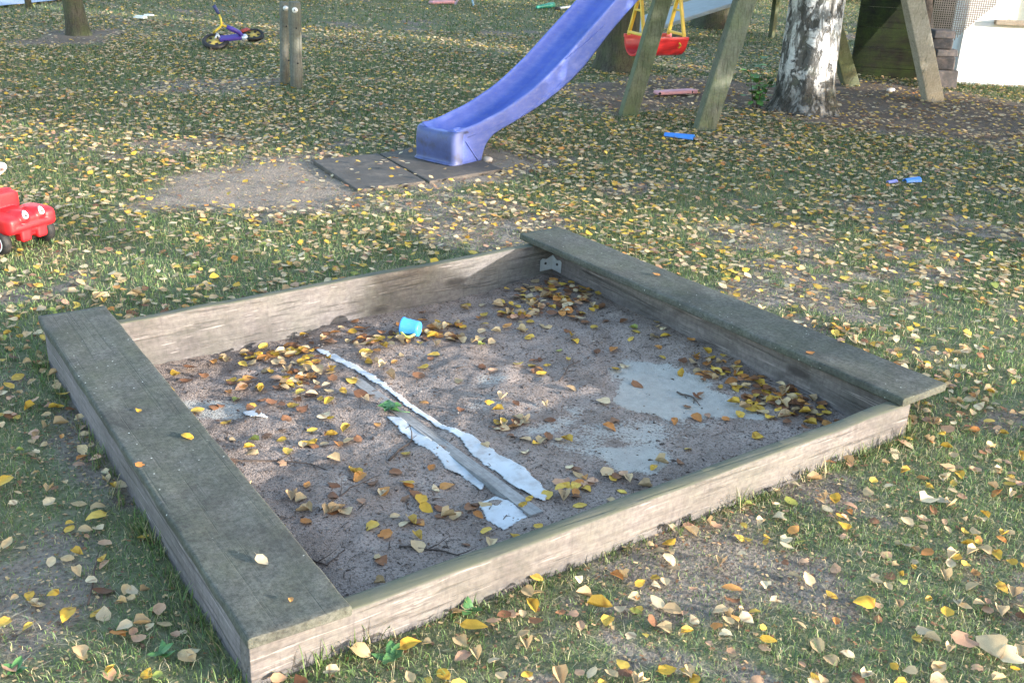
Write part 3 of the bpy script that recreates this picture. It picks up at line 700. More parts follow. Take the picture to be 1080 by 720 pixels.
# green lobed leaf on the sand
M_GREEN = plain('green_leaf', (.06, .15, .045), .5, .3, 30, (.05, .12, .03), .3)
c = at(412, 434, -.045); c[2] = sz(c[:1], c[1:2])[0]+.006
mb = MB()
for a, L in ((.2, .05), (1.2, .062), (2.3, .05), (3.6, .035), (5.3, .035)):
    V, Fc = leaf_geo(L, int(a*10), 5, 3); M = Matrix.Rotation(a-math.pi/2, 3, 'Z')
    mb.add([tuple(M @ Vector((v[0], v[1]+L*.52, v[2]+.006+.006*random.random()))) for v in V], Fc)
mb.tube([(0, 0, .004), (.02, -.03, .006), (.05, -.05, .004)], .0015, 5)
tag(mb.build('green_leaf', M_GREEN, smooth=True, loc=c), 'fresh green lobed leaf lying on the sand beside the white liner strip', 'leaf')

# small broad-leaved weeds
def weed(px, py, s, n, lab):
    c = at(px, py, 0); c[2] = gz(c[:1], c[1:2])[0]; mb = MB()
    for i in range(n):
        a = 6.28*i/n+random.uniform(-.4, .4); L = s*random.uniform(.7, 1.2); V, Fc = leaf_geo(L, px+i, 5, 3)
        M = Matrix.Rotation(a, 3, 'Z') @ Matrix.Rotation(random.uniform(.15, .8), 3, 'X')
        mb.add([tuple(M @ Vector((v[0]*.8, v[1]+L*.55, v[2]+.01))) for v in V], Fc)
    return tag(mb.build('weed', M_GREEN, smooth=True, loc=c), lab, 'weed', 'small weeds in the lawn')
weed(402, 668, .05, 4, 'upright green weed shoot close to the front board')
weed(495, 652, .045, 3, 'broad green weed leaf in front of the front board, left of centre')
weed(172, 697, .036, 5, 'low green weed rosette at the bottom left beside the sandbox corner')
weed(415, 703, .05, 5, 'jagged green weed near the bottom edge right of the sandbox corner')
weed(714, 548, .03, 5, 'tiny weed tuft at the foot of the front board')
weed(18, 712, .034, 6, 'green weed in the bottom left corner')

# ------------------------------------------------------------------ grass meshes
GV, GT, GC = [], [], []; off = 0
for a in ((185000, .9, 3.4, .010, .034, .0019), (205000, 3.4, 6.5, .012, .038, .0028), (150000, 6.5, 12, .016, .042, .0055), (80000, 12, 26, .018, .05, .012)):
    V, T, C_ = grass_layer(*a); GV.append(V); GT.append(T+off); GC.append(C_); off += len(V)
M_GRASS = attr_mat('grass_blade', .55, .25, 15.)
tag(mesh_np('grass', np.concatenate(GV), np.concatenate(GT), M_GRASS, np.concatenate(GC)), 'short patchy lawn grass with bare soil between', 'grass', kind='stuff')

# thatch: straw fibres and leaf crumbs lying on the soil
TVs, TTs, TCs = [], [], []; off = 0
for (n, D0_, D1_, k0) in ((42000, 1.2, 3.6, 1.), (40000, 3.6, 9., 1.7)):
    x, y, D = visible_pts(n, D0_, D1_, .6); kk = ~in_box(x, y, .01) & (RNG.random(n) < .35+.65*fbm(x*3, y*3, 55, 3)); x, y = x[kk], y[kk]; n = len(x)
    fib = RNG.random(n) < .6; L = np.where(fib, RNG.uniform(.010, .040, n), RNG.uniform(.004, .013, n))*k0; wv = np.where(fib, .0013, L*.6)*np.where(fib, k0, 1.)
    a = RNG.random(n)*2*np.pi; ux, uy = np.cos(a), np.sin(a); z = gz(x, y)+RNG.uniform(.002, .012, n); tl = RNG.uniform(-.25, .25, n)*L
    V = np.empty((n, 4, 3))
    for j, (p, q) in enumerate(((-.5, -.5), (.5, -.35), (.5, .5), (-.4, .5))):
        V[:, j] = np.stack([x+ux*L*p-uy*wv*q, y+uy*L*p+ux*wv*q, z+tl*p], 1)
    pf = np.array([(.30, .27, .19), (.20, .17, .12), (.14, .17, .08), (.10, .075, .055)])[RNG.choice(4, n, p=[.35, .3, .2, .15])]; pc_ = np.array([(.20, .10, .05), (.34, .22, .12), (.42, .30, .16), (.12, .07, .045)])[RNG.choice(4, n)]
    TCs.append(np.repeat(np.where(fib[:, None], pf, pc_)*RNG.uniform(.8, 1.2, (n, 1)), 4, 0)); TVs.append(V.reshape(-1, 3)); TTs.append(np.arange(n*4).reshape(-1, 4)+off); off += 4*n
tag(mesh_np('thatch', np.concatenate(TVs), np.concatenate(TTs), M_BARE, np.concatenate(TCs)), 'dry straw fibres and leaf crumbs between the grass', 'thatch', kind='stuff')

# long tufts along the foot of the boards
TV = MB(); 
def tuft(x, y, n, h):
    for i in range(n):
        a = random.uniform(0, 6.28); L = h*random.uniform(.5, 1.2); ln = random.uniform(.1, .8); b = Vector((x+random.gauss(0, .012), y+random.gauss(0, .008), float(gz(np.array([x]), np.array([y]))[0])))
        d = Vector((math.cos(a)*ln, math.sin(a)*ln, 1)).normalized(); s = Vector((-math.sin(a), math.cos(a), 0))*.0016
        p1 = b+d*L*.6; p2 = b+d*L+Vector((math.cos(a), math.sin(a), -.3))*L*.15
        TV.add([b-s, b+s, p1+s*.8, p1-s*.8, p2], [(0, 1, 2, 3), (3, 2, 4)])
for i in range(120):
    xx = random.uniform(.05, 2.35); tuft(xx, FO(xx)-random.uniform(.006, .04), random.randint(2, 7), random.uniform(.03, .085)*(1 if fbm(np.array([xx*4]), np.array([1.]), 5)[0] > .42 else .5))
for i in range(90):
    yy = random.uniform(.02, 2.1); tuft(-random.uniform(.006, .045), yy, random.randint(2, 7), random.uniform(.03, .085))
for i in range(70): xx = random.uniform(.05, 2.3); tuft(xx, BK(xx)+.045+random.uniform(.0, .05), random.randint(2, 7), random.uniform(.04, .10))
for i in range(60): yy = random.uniform(.1, 2.2); tuft(2.37+random.uniform(.0, .06), yy, random.randint(2, 7), random.uniform(.04, .09))
c4 = np.array([(.09, .15, .045), (.13, .17, .06), (.28, .25, .14)])
cl = np.repeat(c4[RNG.choice(3, len(TV.V)//5, p=[.4, .35, .25])], 5, 0)
tag(mesh_np('grass_tufts', TV.V, TV.F, M_GRASS, cl), 'longer grass and straw blades along the foot of the sandbox boards', 'grass', kind='stuff')

# ------------------------------------------------------------------ mats below the slide
RUB = plain('dark_rubber_mat', (.060, .052, .046), .9, .25, 5, (.15, .12, .095), .7, bscale=60)
for P, lab in ((MATS[0], 'dark flat mat at the end of the bare soil strip left of the slide'), (MATS[1], 'dark flat mat directly under the foot of the blue slide')):
    c = P.mean(0); mb = MB((*c, 0)); mb.prism([tuple(p) for p in P], -.02, .020)
    tag(mb.build('ground_mat', RUB, bevel=.006, loc=(*c, 0)), lab, 'mat', 'mats at the slide foot')

# ------------------------------------------------------------------ blue slide
def slide_mat():
    m, nt, b = mat('blue_slide_plastic', .42, .45); g = G(nt)
    n = g.noise(3.5, None, 5, .6); f = g.noise(18, g.map((1, 1, 3)), 5, .65)
    c = g.mix(g.ramp(n, [(.3, 0.), (.7, 1.)]), (.048, .085, .33), (.080, .120, .42))
    c = g.mix(g.math('MULTIPLY', g.ramp(f, [(.45, 0.), (.75, 1.)]), .35), c, (.22, .25, .46))
    c = g.mix(g.math('MULTIPLY', g.ramp(g.noise(40, None, 4), [(.58, 0.), (.7, 1.)]), .25), c, (.16, .15, .17))
    nt.links.new(c, b.inputs['Base Color']); nt.links.new(g.ramp(f, [(.3, .32), (.8, .6)]), b.inputs['Roughness']); return m
sl_a = R_(18); hv2 = np.array([math.cos(sl_a), math.sin(sl_a)]); nv2 = np.array([-hv2[1], hv2[0]]); SP = np.array([2.974, 4.068])
WD = .335
rim_s = [-.10, .10, .38, .70, 1.0, 1.23, 1.54, 1.64, 1.9, 2.2, 2.42, 2.62]; rim_z = [.238, .262, .318, .425, .578, .72, .91, .972, 1.13, 1.31, 1.42, 1.46]
lo_s = [-.10, .165, .172, .20, .26, .34, .51, .85, 1.165, 1.37, 1.55, 1.85, 2.2, 2.62]; lo_z = [.0, .0, .03, .11, .160, .190, .225, .321, .447, .575, .715, .90, 1.10, 1.27]
ss = np.concatenate([[-.085, -.08, -.07, -.05], np.linspace(-.02, .16, 6), [.168, .176, .19, .215], np.linspace(.25, 2.62, 44)])
# smooth the profiles
rz_ = np.interp(ss, rim_s, rim_z); lz_ = np.interp(ss, lo_s, lo_z)
for _ in range(2): rz_[3:-1] = .25*rz_[2:-2]+.5*rz_[3:-1]+.25*rz_[4:]
for _ in range(2): lz_[16:-1] = .25*lz_[15:-2]+.5*lz_[16:-1]+.25*lz_[17:]
slide = empty('slide', (SP[0], SP[1], 0), 'blue plastic slide curving down from the upper middle to a dark mat', 'slide')
def slide_ring(s, rz, lz):
    fl = max(lz+.012 if s > .16 else 0, rz-.022-.095*float(sstep(-.07, .16, s))); sq = 1.
    t = .006; h2 = WD/2*sq; l = .022
    P = [(-h2-.006, lz), (-h2-.002, lz+(rz-lz)*.5), (-h2, rz-.014), (-h2+.006, rz-.003), (-h2+l*.6, rz), (-h2+l, rz-.006), (-h2+l+.012, fl+.05), (-h2+l+.034, fl+.012), (-h2+l+.06, fl), (-.045, fl-.001), (-.03, fl+.006), (.03, fl+.006), (.045, fl-.001),
         (h2-l-.06, fl), (h2-l-.034, fl+.012), (h2-l-.012, fl+.05), (h2-l, rz-.006), (h2-l*.6, rz), (h2-.006, rz-.003), (h2, rz-.014), (h2+.002, lz+(rz-lz)*.5), (h2+.006, lz),
         (h2-t, lz), (h2-l*.55, min(rz-.03, fl+.03)), (h2-l-.045, fl-.008), (-h2+l+.045, fl-.008), (-h2+l*.55, min(rz-.03, fl+.03)), (-h2+t, lz)]
    return P
V = []; Fc = []
for i, s in enumerate(ss):
    R = slide_ring(s, rz_[i], lz_[i]); k = len(R)
    for (u, zz) in R:
        q = hv2*s+nv2*(u+WD/2); V.append((q[0], q[1], zz))
    if i:
        for j in range(k): Fc.append(((i-1)*k+j, (i-1)*k+(j+1) % k, i*k+(j+1) % k, i*k+j))
Fc.append(tuple(range(k))); mb = MB(); mb.add(V, Fc); M_SL = slide_mat()
# front face: rounded lip closing the foot down to the mat
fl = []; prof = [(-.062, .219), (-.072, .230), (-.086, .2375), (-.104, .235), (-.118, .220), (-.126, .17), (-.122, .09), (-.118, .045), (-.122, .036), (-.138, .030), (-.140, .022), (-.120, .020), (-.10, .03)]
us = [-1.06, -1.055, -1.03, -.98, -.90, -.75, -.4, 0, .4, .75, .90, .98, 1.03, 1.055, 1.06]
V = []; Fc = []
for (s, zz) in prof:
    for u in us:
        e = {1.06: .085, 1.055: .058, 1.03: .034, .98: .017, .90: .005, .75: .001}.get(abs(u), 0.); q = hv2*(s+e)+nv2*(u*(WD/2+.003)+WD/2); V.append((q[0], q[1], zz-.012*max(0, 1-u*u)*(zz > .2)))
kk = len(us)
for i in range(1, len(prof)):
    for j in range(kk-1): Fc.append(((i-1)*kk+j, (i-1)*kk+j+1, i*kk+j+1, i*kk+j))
mb.build('chute', M_SL, slide, True, sub=1)
mf = MB(); mf.add(V, Fc); mf.build('foot_front', plain('blue_plastic_scuffed_shaded', (.055, .075, .20), .5, .25, 7, (.045, .045, .06), 1.), slide, True, sub=1)  # dirt scuffs plus a darker blue that paints in the face's shade
# embossed ribs on the side wall
for pts in ([(.02, .19), (.55, .255), (1.0, .43)], [(1.05, .60), (1.30, .70), (1.5, .80)]):
    rb = MB(); P = []
    for i in range(len(pts)-1):
        for t in np.linspace(0, 1, 6)[:(None if i == len(pts)-2 else -1)]:
            s = pts[i][0]+(pts[i+1][0]-pts[i][0])*t; zz = pts[i][1]+(pts[i+1][1]-pts[i][1])*t; q = hv2*s-nv2*.004; P.append((q[0], q[1], zz))
    rb.tube(P, .003, 6); rb.build('side_rib', M_SL, slide, True)
rb = MB(); P = [(hv2*s-nv2*.0055) for s in (.0, .13)]; rb.tube([(P[0][0], P[0][1], .165), (P[1][0], P[1][1], .02)], .004, 6); rb.build('side_rib', M_SL, slide, True)

# ------------------------------------------------------------------ platform round the birch, on four leaning posts
WP = wood_mat('algae_grey_post', (.085, .09, .064), (.195, .193, .158), 2, moss=(.11, .14, .07), moss_amt=.6, stain=.5)
WPd = wood_mat('dark_green_post', (.085, .095, .062), (.165, .17, .12), 2, moss=(.085, .115, .05), moss_amt=.7, stain=.5)
WPl = wood_mat('pale_sunlit_post', (.30, .27, .22), (.48, .44, .38), 2, moss=(.22, .22, .14), moss_amt=.3, stain=.3)  # paler copy of the post wood, sunlight put into its colour
TO = (6.4, 4.8, 0)
tp = empty('tree_platform', TO, 'wooden play platform round the birch, standing on leaning square posts', 'play platform')
def leg(base, k, wx, wy, mt, lab, zt=1.36):
    b = np.array([base[0], base[1], -.25]); b[0] -= k*.25; t = (base[0]+k*zt, base[1], zt)
    mb = MB(TO); mb.bar(b, t, wx, wy, up=(.5, 1, 0), n=14, jit=.0015); return tag(mb.build('leg', mt, tp, bevel=.01), lab)
l1, l2, l3, l4 = at(662, 122), at(742, 138), at(984, 106), at(897, 90)
leg(l1, .285, .135, .125, WPd, 'dark green post nearest the slide')
leg(l2, .285, .150, .130, WP, 'pale grey-green post right of the slide')
leg(l3, -.61, .165, .13, WPl, 'post at the right, sunlight painted as a pale tone')
leg(l4, -.66, .15, .12, WPd, 'dark post right of the birch')
BP = at(853, 123, 0)
mb = MB(TO); WD2 = wood_mat('deck_board', (.14, .135, .11), (.30, .28, .24), 1, moss=(.12, .14, .08), moss_amt=.4)
for i in range(20):
    xx = 5.42+i*.122
    if abs(xx-BP[0]-.12) < .36: mb.box((xx, 5.16, 1.44), (.112, .56, .028))
    else: mb.box((xx, 4.88, 1.44), (.112, 1.12, .028))
mb.build('deck', WD2, tp, bevel=.004)
for yy in (4.74, 5.36): 
    mb = MB(TO); mb.box((6.6, yy+.04, 1.36), (2.3, .05, .12)); mb.build('joist', WD2, tp, bevel=.004)
for xx in (5.60, 7.62): 
    mb = MB(TO); mb.box((xx, 4.9, 1.36), (.06, 1.2, .11)); mb.build('joist', WD2, tp, bevel=.004)

# ------------------------------------------------------------------ trees
def crown(mb, c, rx, rz, n, s, r, z0=-1e9):
    cl = [(Vector((r.gauss(0, .45)*rx, r.gauss(0, .45)*rx, r.gauss(0, .42)*rz)), r.uniform(.18, .4)*rx) for _ in range(26)]
    for i in range(n):
        o, rr = r.choice(cl); p = Vector(c)+o+Vector((r.gauss(0, 1), r.gauss(0, 1), r.gauss(0, .8)))*rr*.55
        if p.z < z0: continue
        q = Matrix.Rotation(r.uniform(0, 6.28), 3, 'Z') @ Matrix.Rotation(r.uniform(-1.3, 1.3), 3, 'X'); k = s*r.uniform(.6, 1.4)
        mb.add([p+q @ Vector(v)*k for v in ((-.1, -.5, 0), (.42, 0, .08), (0, .6, 0), (-.42, .05, .08))], [(0, 1, 2, 3)])
M_CROWN = plain('autumn_crown', (.20, .19, .045), .6, .45, 6, (.08, .11, .03), .5)
M_SHRUB = plain('shrub_leaves', (.05, .10, .03), .55, .4, 7, (.10, .12, .03), .4)
M_BARKD = wood_mat('dark_bark', (.035, .032, .026), (.11, .10, .08), 2, moss=(.06, .085, .03), moss_amt=.6, stain=.4, bumpd=.02)
def trunk_obj(name, pts, rs, mt, parent, o, n=40, seg=None, rough=.06, seed=1, vs=3.):
    """tapered trunk with bark ridges along a polyline"""
    pts = [np.array(p, float) for p in pts]; L = np.cumsum([0]+[np.linalg.norm(pts[i+1]-pts[i]) for i in range(len(pts)-1)])
    N = seg or 60; V = []; Fc = []
    for i in range(N+1):
        d = L[-1]*(i/N)**1.25; c = np.array([np.interp(d, L, [p[k] for p in pts]) for k in range(3)]); r = np.interp(d, L, rs)
        a = np.arange(n)/n*2*np.pi; ca, sa = np.cos(a), np.sin(a)
        f = fbm(ca*3+5+seed, sa*3+d*vs*.6, seed, 4)-.5; g2 = fbm(ca*9+seed, sa*9+d*vs, seed+4, 3)-.5
        root = np.exp(-d/.16)*(.28*np.cos(5*a+seed)+.12*np.cos(3*a+1)); rr = r*(1+rough*2.4*f+rough*1.5*g2+root*.5)
        for k in range(n): V.append((c[0]+ca[k]*rr[k], c[1]+sa[k]*rr[k], c[2]))
        if i:
            for k in range(n): Fc.append(((i-1)*n+k, (i-1)*n+(k+1) % n, i*n+(k+1) % n, i*n+k))
    mb = MB(o); mb.add(V, Fc); return mb.build(name, mt, parent, True)
def tree(name, base, top, r0, lab, cat='tree', mt=None, h=7., cr=1.8, n=1500, rough=.06, seed=1, group=None, crown_mat=None, flare=1.35, seg=60, res=40, cz=None):
    base = np.array(base, float); top = np.array(top, float); k = (top-base)/max(.2, top[2]-base[2])
    root = empty(name, base, lab, cat, group)
    P = [base-np.array([0, 0, .15]), base, base+k*.12, base+k*.4, base+k*(h*.45), base+k*h]; P[4] = P[4]+np.array([.1, -.05, 0])
    trunk_obj('trunk', P, [r0*flare*1.12, r0*flare, r0*1.12, r0, r0*.82, r0*.12], mt or M_BARKD, root, base, res, seg, rough, seed)
    r = random.Random(seed); mb = MB(base); c = base+k*(h*.80)
    for i in range(7):
        p = base+k*(h*r.uniform(.45, .85)); a = r.uniform(0, 6.28); L = cr*r.uniform(.6, 1.); e = p+np.array([math.cos(a)*L, math.sin(a)*L, L*.5])
        mb.tube([p, (p+e)/2+np.array([0, 0, .12]), e], [r0*.32, r0*.2, r0*.05], 7)
    mb.build('limb', mt or M_BARKD, root, True)
    mb = MB(base); crown(mb, c, cr, h*.22, n, .16, r, base[2]+h*.42); mb.build('crown', crown_mat or M_CROWN, root)
    return root
def birch_mat():
    m, nt, b = mat('birch_bark', .8, .2); g = G(nt)
    z = g.sep(g.tc)[2]; n1 = g.noise(7.5, g.map((1.3, 1.3, .7)), 7, .66, .8); n2 = g.noise(26, g.map((1, 1, 2.2)), 4, .6); n3 = g.noise(10, g.map((1.6, 1.6, .45)), 5, .7, 1.)
    c = g.mix(g.ramp(n2, [(.3, 0.), (.7, 1.)]), (.40, .39, .375), (.64, .63, .615))
    lent = g.ramp(g.noise(20, g.map((.6, .6, 3.2)), 3), [(.30, 1.), (.36, 0.)])
    c = g.mix(g.math('MULTIPLY', lent, .7), c, (.13, .12, .11))
    grey = g.ramp(n3, [(.50, 0.), (.57, 1.)]); c = g.mix(g.math('MULTIPLY', grey, .85), c, (.12, .113, .10))
    fis = g.ramp(n1, [(.51, 0.), (.56, 1.)]); c = g.mix(g.math('MULTIPLY', fis, .9), c, (.055, .052, .045))
    base = g.math('SUBTRACT', 1., g.math('MULTIPLY', g.math('ADD', z, g.math('MULTIPLY', n1, -.35)), 4.2), True)
    c = g.mix(g.math('MULTIPLY', base, g.ramp(n3, [(.35, .6), (.6, .95)])), c, (.05, .048, .043))
    c = g.mix(g.math('MULTIPLY', g.ramp(g.noise(5, None, 4), [(.55, 0.), (.68, 1.)]), .35), c, (.13, .15, .09))
    nt.links.new(c, b.inputs['Base Color'])
    g.bump(b, g.math('SUBTRACT', n2, g.math('ADD', g.math('MULTIPLY', fis, .9), g.math('MULTIPLY', grey, .5))), .8, .02); return m
btop = atD(867, 0, toXD(BP[0], BP[1])[1]+.1)
bc = BP+np.array([*(GD*.22), 0])
tree('birch_tree', bc, btop+np.array([*(GD*.22), 0]), .235, 'thick white-barked birch trunk with dark fissures, right of the blue slide', mt=birch_mat(), h=9., cr=2., n=900, rough=.055, seed=5, seg=110, res=72, flare=1.42)
b0 = at(83, 37); tree('young_tree', b0, atD(76, 0, toXD(*b0[:2])[1]), .105, 'slim dark tree trunk in the upper left corner of the lawn', h=6, cr=1.6, n=900, seed=9, rough=.03)
b0 = at(651, 74); tree('old_tree', b0, atD(654, 0, toXD(*b0[:2])[1]), .205, 'broad dark tree trunk just behind the blue slide', h=8, cr=2, n=900, seed=12, rough=.05)
b0 = at(753, 29); tree('far_tree', b0, atD(755, 0, toXD(*b0[:2])[1]), .27, 'dark mossy trunk in the background between the two leaning posts', h=8, cr=2, n=900, seed=15)
b0 = at(31, 9); tree('sapling', b0, (b0[0]-.05, b0[1], .6), .035, 'very thin dark stem in front of the bluish path at the upper left', h=3.5, cr=.7, n=300, seed=18, rough=.02)

# seedling beside the birch
c = at(797, 116); sd_ = empty('seedling', c, 'leafy green seedling growing left of the birch trunk', 'seedling')
for i, (dx, dy, h) in enumerate(((0, 0, .42), (.07, .05, .33), (-.08, .02, .30), (.13, .0, .25), (-.02, -.06, .22))):
    mb = MB(); P = [(dx*.3, dy*.3, 0), (dx*.7, dy*.7, h*.5), (dx*1.2, dy*1.2, h)]; mb.tube(P, [.005, .004, .002], 5); st = mb.build('stem', M_TWIG, sd_)
    mb = MB()
    for k in range(11):
        t = .25+.78*k/10; p = Vector((dx*(.3+.9*t), dy*(.3+.9*t), h*t)); a = k*2.4+i; L = random.uniform(.055, .10); V, Fc = leaf_geo(L, 4000+i*20+k, 5, 3)
        M = Matrix.Rotation(a, 3, 'Z') @ Matrix.Rotation(random.uniform(-.6, .5), 3, 'X')
        mb.add([tuple(p+M @ Vector((v[0], v[1]+L*.6, v[2]))) for v in V], Fc)
    mb.build('leaves', plain('seedling_leaf', (.085, .20, .05), .5, .35, 14, (.13, .22, .06), .4), st, True)

# ------------------------------------------------------------------ baby swing hung from a limb
RED = plain('red_plastic', (.50, .025, .03), .38, .12, 9, (.30, .06, .06), .3); YEL = plain('yellow_swing_plastic', (.62, .42, .06), .45, .15, 9, (.35, .25, .10), .35)
swc = atD(692, 41, 9.55); sw = empty('baby_swing', (swc[0], swc[1], swc[2]), 'red baby swing seat with yellow side frames hanging behind the dark leaning post', 'swing')
ua = GX*.90+GD*.44; va = np.array([-ua[1], ua[0]])
def swp(u, v, z): q = ua*u+va*v; return (q[0], q[1], z)
mb = MB(); RR = .135; V = []; Fc = []; prof = []
for k in range(13):
    a = math.pi+math.pi*k/12; prof.append((RR*math.cos(a), RR*1.05*math.sin(a)))
prof = [(-RR-.012, .028), (-RR-.012, .0)]+prof+[(RR+.012, 0), (RR+.012, .028), (RR-.012, .028), (RR-.014, 0)]+[((RR-.014)*math.cos(math.pi+math.pi*k/12), (RR*1.05-.014)*math.sin(math.pi+math.pi*k/12)) for k in range(12, -1, -1)]+[(-RR+.014, 0), (-RR+.012, .028)]
us = [-.235, -.225, -.1, 0, .1, .225, .235]
for i, u in enumerate(us):
    for (p, zz) in prof: V.append(swp(u, p, zz))
    k = len(prof)
    if i:
        for j in range(k): Fc.append(((i-1)*k+j, (i-1)*k+(j+1) % k, i*k+(j+1) % k, i*k+j))
Fc += [tuple(range(k)), tuple((len(us)-1)*k+j for j in range(k))]
mb.add(V, Fc); mb.build('seat', RED, sw, True, bevel=.004)
for u in (-.20, .20):
    mb = MB(); ap = swp(u*.96, 0, .40)
    for v in (-.125, .125): mb.bar(swp(u, v, .02), ap, .030, .022)
    mb.bar(swp(u, -.13, .045), swp(u, .13, .045), .03, .022); mb.bar(swp(u*.985, -.055, .235), swp(u*.985, .055, .235), .022, .018)
    mb.build('side_frame', YEL, sw, bevel=.005)
    mb = MB(); mb.tube([ap, swp(u*.9, 0, 1.95-swc[2])], .008, 7); mb.build('rope', plain('yellow_rope', (.5, .4, .12), .8), sw)
mb = MB(); mb.tube([swp(.145, -.14, -.02), swp(.145, -.165, -.035), swp(.145, -.14, -.06)], .008, 6); mb.build('buckle', YEL, sw)
# the beam it hangs from, carried by the platform posts
mb = MB((swc[0], swc[1], 1.96)); a = np.array([swc[0], swc[1], 1.99]); e1 = a-np.array([*(ua*.9), 0]); e2 = a+np.array([*(ua*.9), 0]); mb.bar(e1, e2, .09, .09)
bmb = tag(mb.build('swing_beam', WPd, bevel=.008, loc=(swc[0], swc[1], 1.96)), 'overhead beam that carries the red baby swing', 'beam')

# ------------------------------------------------------------------ two bolted posts
WPo = wood_mat('grey_round_post', (.085, .087, .078), (.185, .185, .165), 2, moss=(.14, .15, .10), moss_amt=.4, stain=.5)
WASH = plain('zinc_washer', (.60, .60, .58), .5, .1, 30, metal=.4)
for (px, py, topx, topy, wpx, lab, kind) in ((300.5, 88, 299.5, 3, 9.5, 'left of two close grey posts, pale knob near its top', 0), (313, 93, 310.5, 3, 12.5, 'right of two close grey posts, round white washer near its top', 1)):
    b = at(px, py); D = toXD(*b[:2])[1]; t = atD(topx, topy, D); r = wpx/2/F*(D*1.02)
    root = empty('wooden_post', b, lab, 'post', 'pair of grey posts on the lawn')
    mb = MB(b); k = (t-b)/(t[2]-b[2]); P = [b-k*.2]+[b+k*(t[2]-b[2])*i/8 for i in range(9)]; P.append(P[-1]+k*.006)
    mb.tube(P, [r*random.uniform(.96, 1.05) for _ in range(9)]+[r*.96, r*.85], 14, jit=.03); mb.build('shaft', WPo, root, True, bevel=.0)
    q = atD(310.8 if kind else 301, 11 if kind else 9, D-r*1.0); nrm = Vector((*(-GD*.98+GX*(-.05)), .12)); Mx = axis_to(nrm)
    mb = MB(b)
    if kind: mb.lathe([(.007, .004), (.022, .004), (.024, 0), (.024, -.02), (.007, -.02), (.007, .004)], q, Mx, 20)
    else: mb.lathe([(0, .016), (.016, .012), (.022, 0), (.022, -.03)], q, Mx, 16)
    w_ = mb.build('washer' if kind else 'bolt_cap', WASH, root, True)
    if kind:
        mb = MB(b); mb.lathe([(0, .008), (.006, .006), (.0065, -.02)], q, Mx, 10); mb.build('bolt', plain('dark_bolt', (.06, .06, .06), .5, metal=.6), w_)
    for (hx, hy) in (((312.5, 30), (314, 67)) if kind else ((302, 28), (304.5, 64))):
        q = atD(hx, hy, D-r*1.01); mb = MB(b); mb.lathe([(0, .0025), (.007, .001), (.008, -.01)], q, Mx, 8); mb.build('bolt_hole', plain('dark_hole', (.02, .02, .02), .9), root)

# ------------------------------------------------------------------ small scooter lying on the lawn
PUR = plain('purple_paint', (.06, .035, .26), .4, .12, 12, (.1, .09, .12), .2); YELP = plain('yellow_paint', (.40, .30, .03), .45, .15, 12, damt=.4); TYRE = plain('black_tyre', (.009, .009, .010), .7, .2, 20, damt=.3)
NAVY = plain('navy_grip', (.03, .04, .14), .5); REDP = plain('red_guard', (.22, .03, .03), .45); SILV = plain('silver_hub', (.55, .56, .6), .35, metal=.5); YELR = plain('yellow_wheel', (.36, .27, .06), .5, .15, 14, (.15, .12, .07), .5)
D0 = toXD(*at(240, 49)[:2])[1]-.22
def sc_(px, py, dD=0.): return Vector(atD(px, py, D0+dD))
scb = at(245, 47); scr = empty('kick_scooter', scb, 'small purple and yellow kick scooter lying on its side in the far grass', 'scooter')
wn = Vector((*(-GD*.40+GX*.05), .92)).normalized()
def wheel(c, r, parent, name, tilt):
    Mx = axis_to(tilt); mb = MB(scb); t = .020
    mb.lathe([(r*.70, -t), (r*.92, -t), (r, -t*.45), (r, t*.45), (r*.92, t), (r*.70, t), (r*.70, -t)], c, Mx, 28)
    wt_ = mb.build(name, TYRE, parent, True)
    mb = MB(scb); mb.lathe([(0, -.012), (r*.25, -.012), (r*.3, -.006), (r*.69, -.010), (r*.69, .010), (r*.3, .006), (r*.25, .014), (0, .014)], c, Mx, 24); mb.build('rim', YELR, wt_, True)
    for k in range(5):
        a = 6.28*k/5; mb = MB(scb); p = c+Mx @ Vector((math.cos(a)*r*.48, math.sin(a)*r*.48, .0105)); mb.lathe([(0, .001), (r*.13, .001), (r*.14, -.006)], p, Mx, 10); mb.build('spoke_hole', TYRE, wt_)
c1 = sc_(227.3, 43.8); c2 = sc_(267, 37.3, .22)
wheel(c1, .140, scr, 'front_wheel', wn); wheel(c2, .115, scr, 'rear_wheel', wn)
up_ = Vector((0, 0, .02))
mb = MB(scb); P = [sc_(225, 35, -.02), sc_(228.5, 31.5, -.03), sc_(232.3, 28.5, -.03), sc_(233.6, 25.5, -.03), sc_(233, 21, -.03), sc_(231, 15.5, -.03)]
mb.tube(P, .0125, 8); mb.tube([sc_(233, 26.5, -.03), sc_(240, 28.6)], .013, 8); mb.build('handlebar', YELP, scr, True)
mb = MB(scb); mb.tube([sc_(230.8, 15, -.03), sc_(229.3, 12.5, -.03), sc_(227, 8.5, -.03), sc_(225.5, 6, -.03)], [.013, .019, .019, .021], 8); mb.build('grip', NAVY, scr, True)
mb = MB(scb); mb.tube([sc_(229.5, 35.5), sc_(228, 39), c1+wn*.03], .011, 8); mb.tube([sc_(229.5, 36), sc_(232, 41)], .012, 8); mb.build('fork', SILV, scr, True)
mb = MB(scb); mb.tube([sc_(239, 28.5), sc_(246, 31.5, .02), sc_(252, 34.5, .08), sc_(256, 39, .1)], [.022, .026, .024, .022], 10); mb.build('frame_tube', PUR, scr, True)
mb = MB(scb); mb.bar(sc_(231, 41.5), sc_(256, 38.7, .12), .085, .035, up=wn, n=4); mb.build('deck', PUR, scr, bevel=.01)
mb = MB(scb); mb.lathe([(0, .03), (.03, .027), (.036, 0), (.036, -.03), (0, -.03)], sc_(258, 40, .1), axis_to(wn), 16); mb.build('hub', SILV, scr, True)
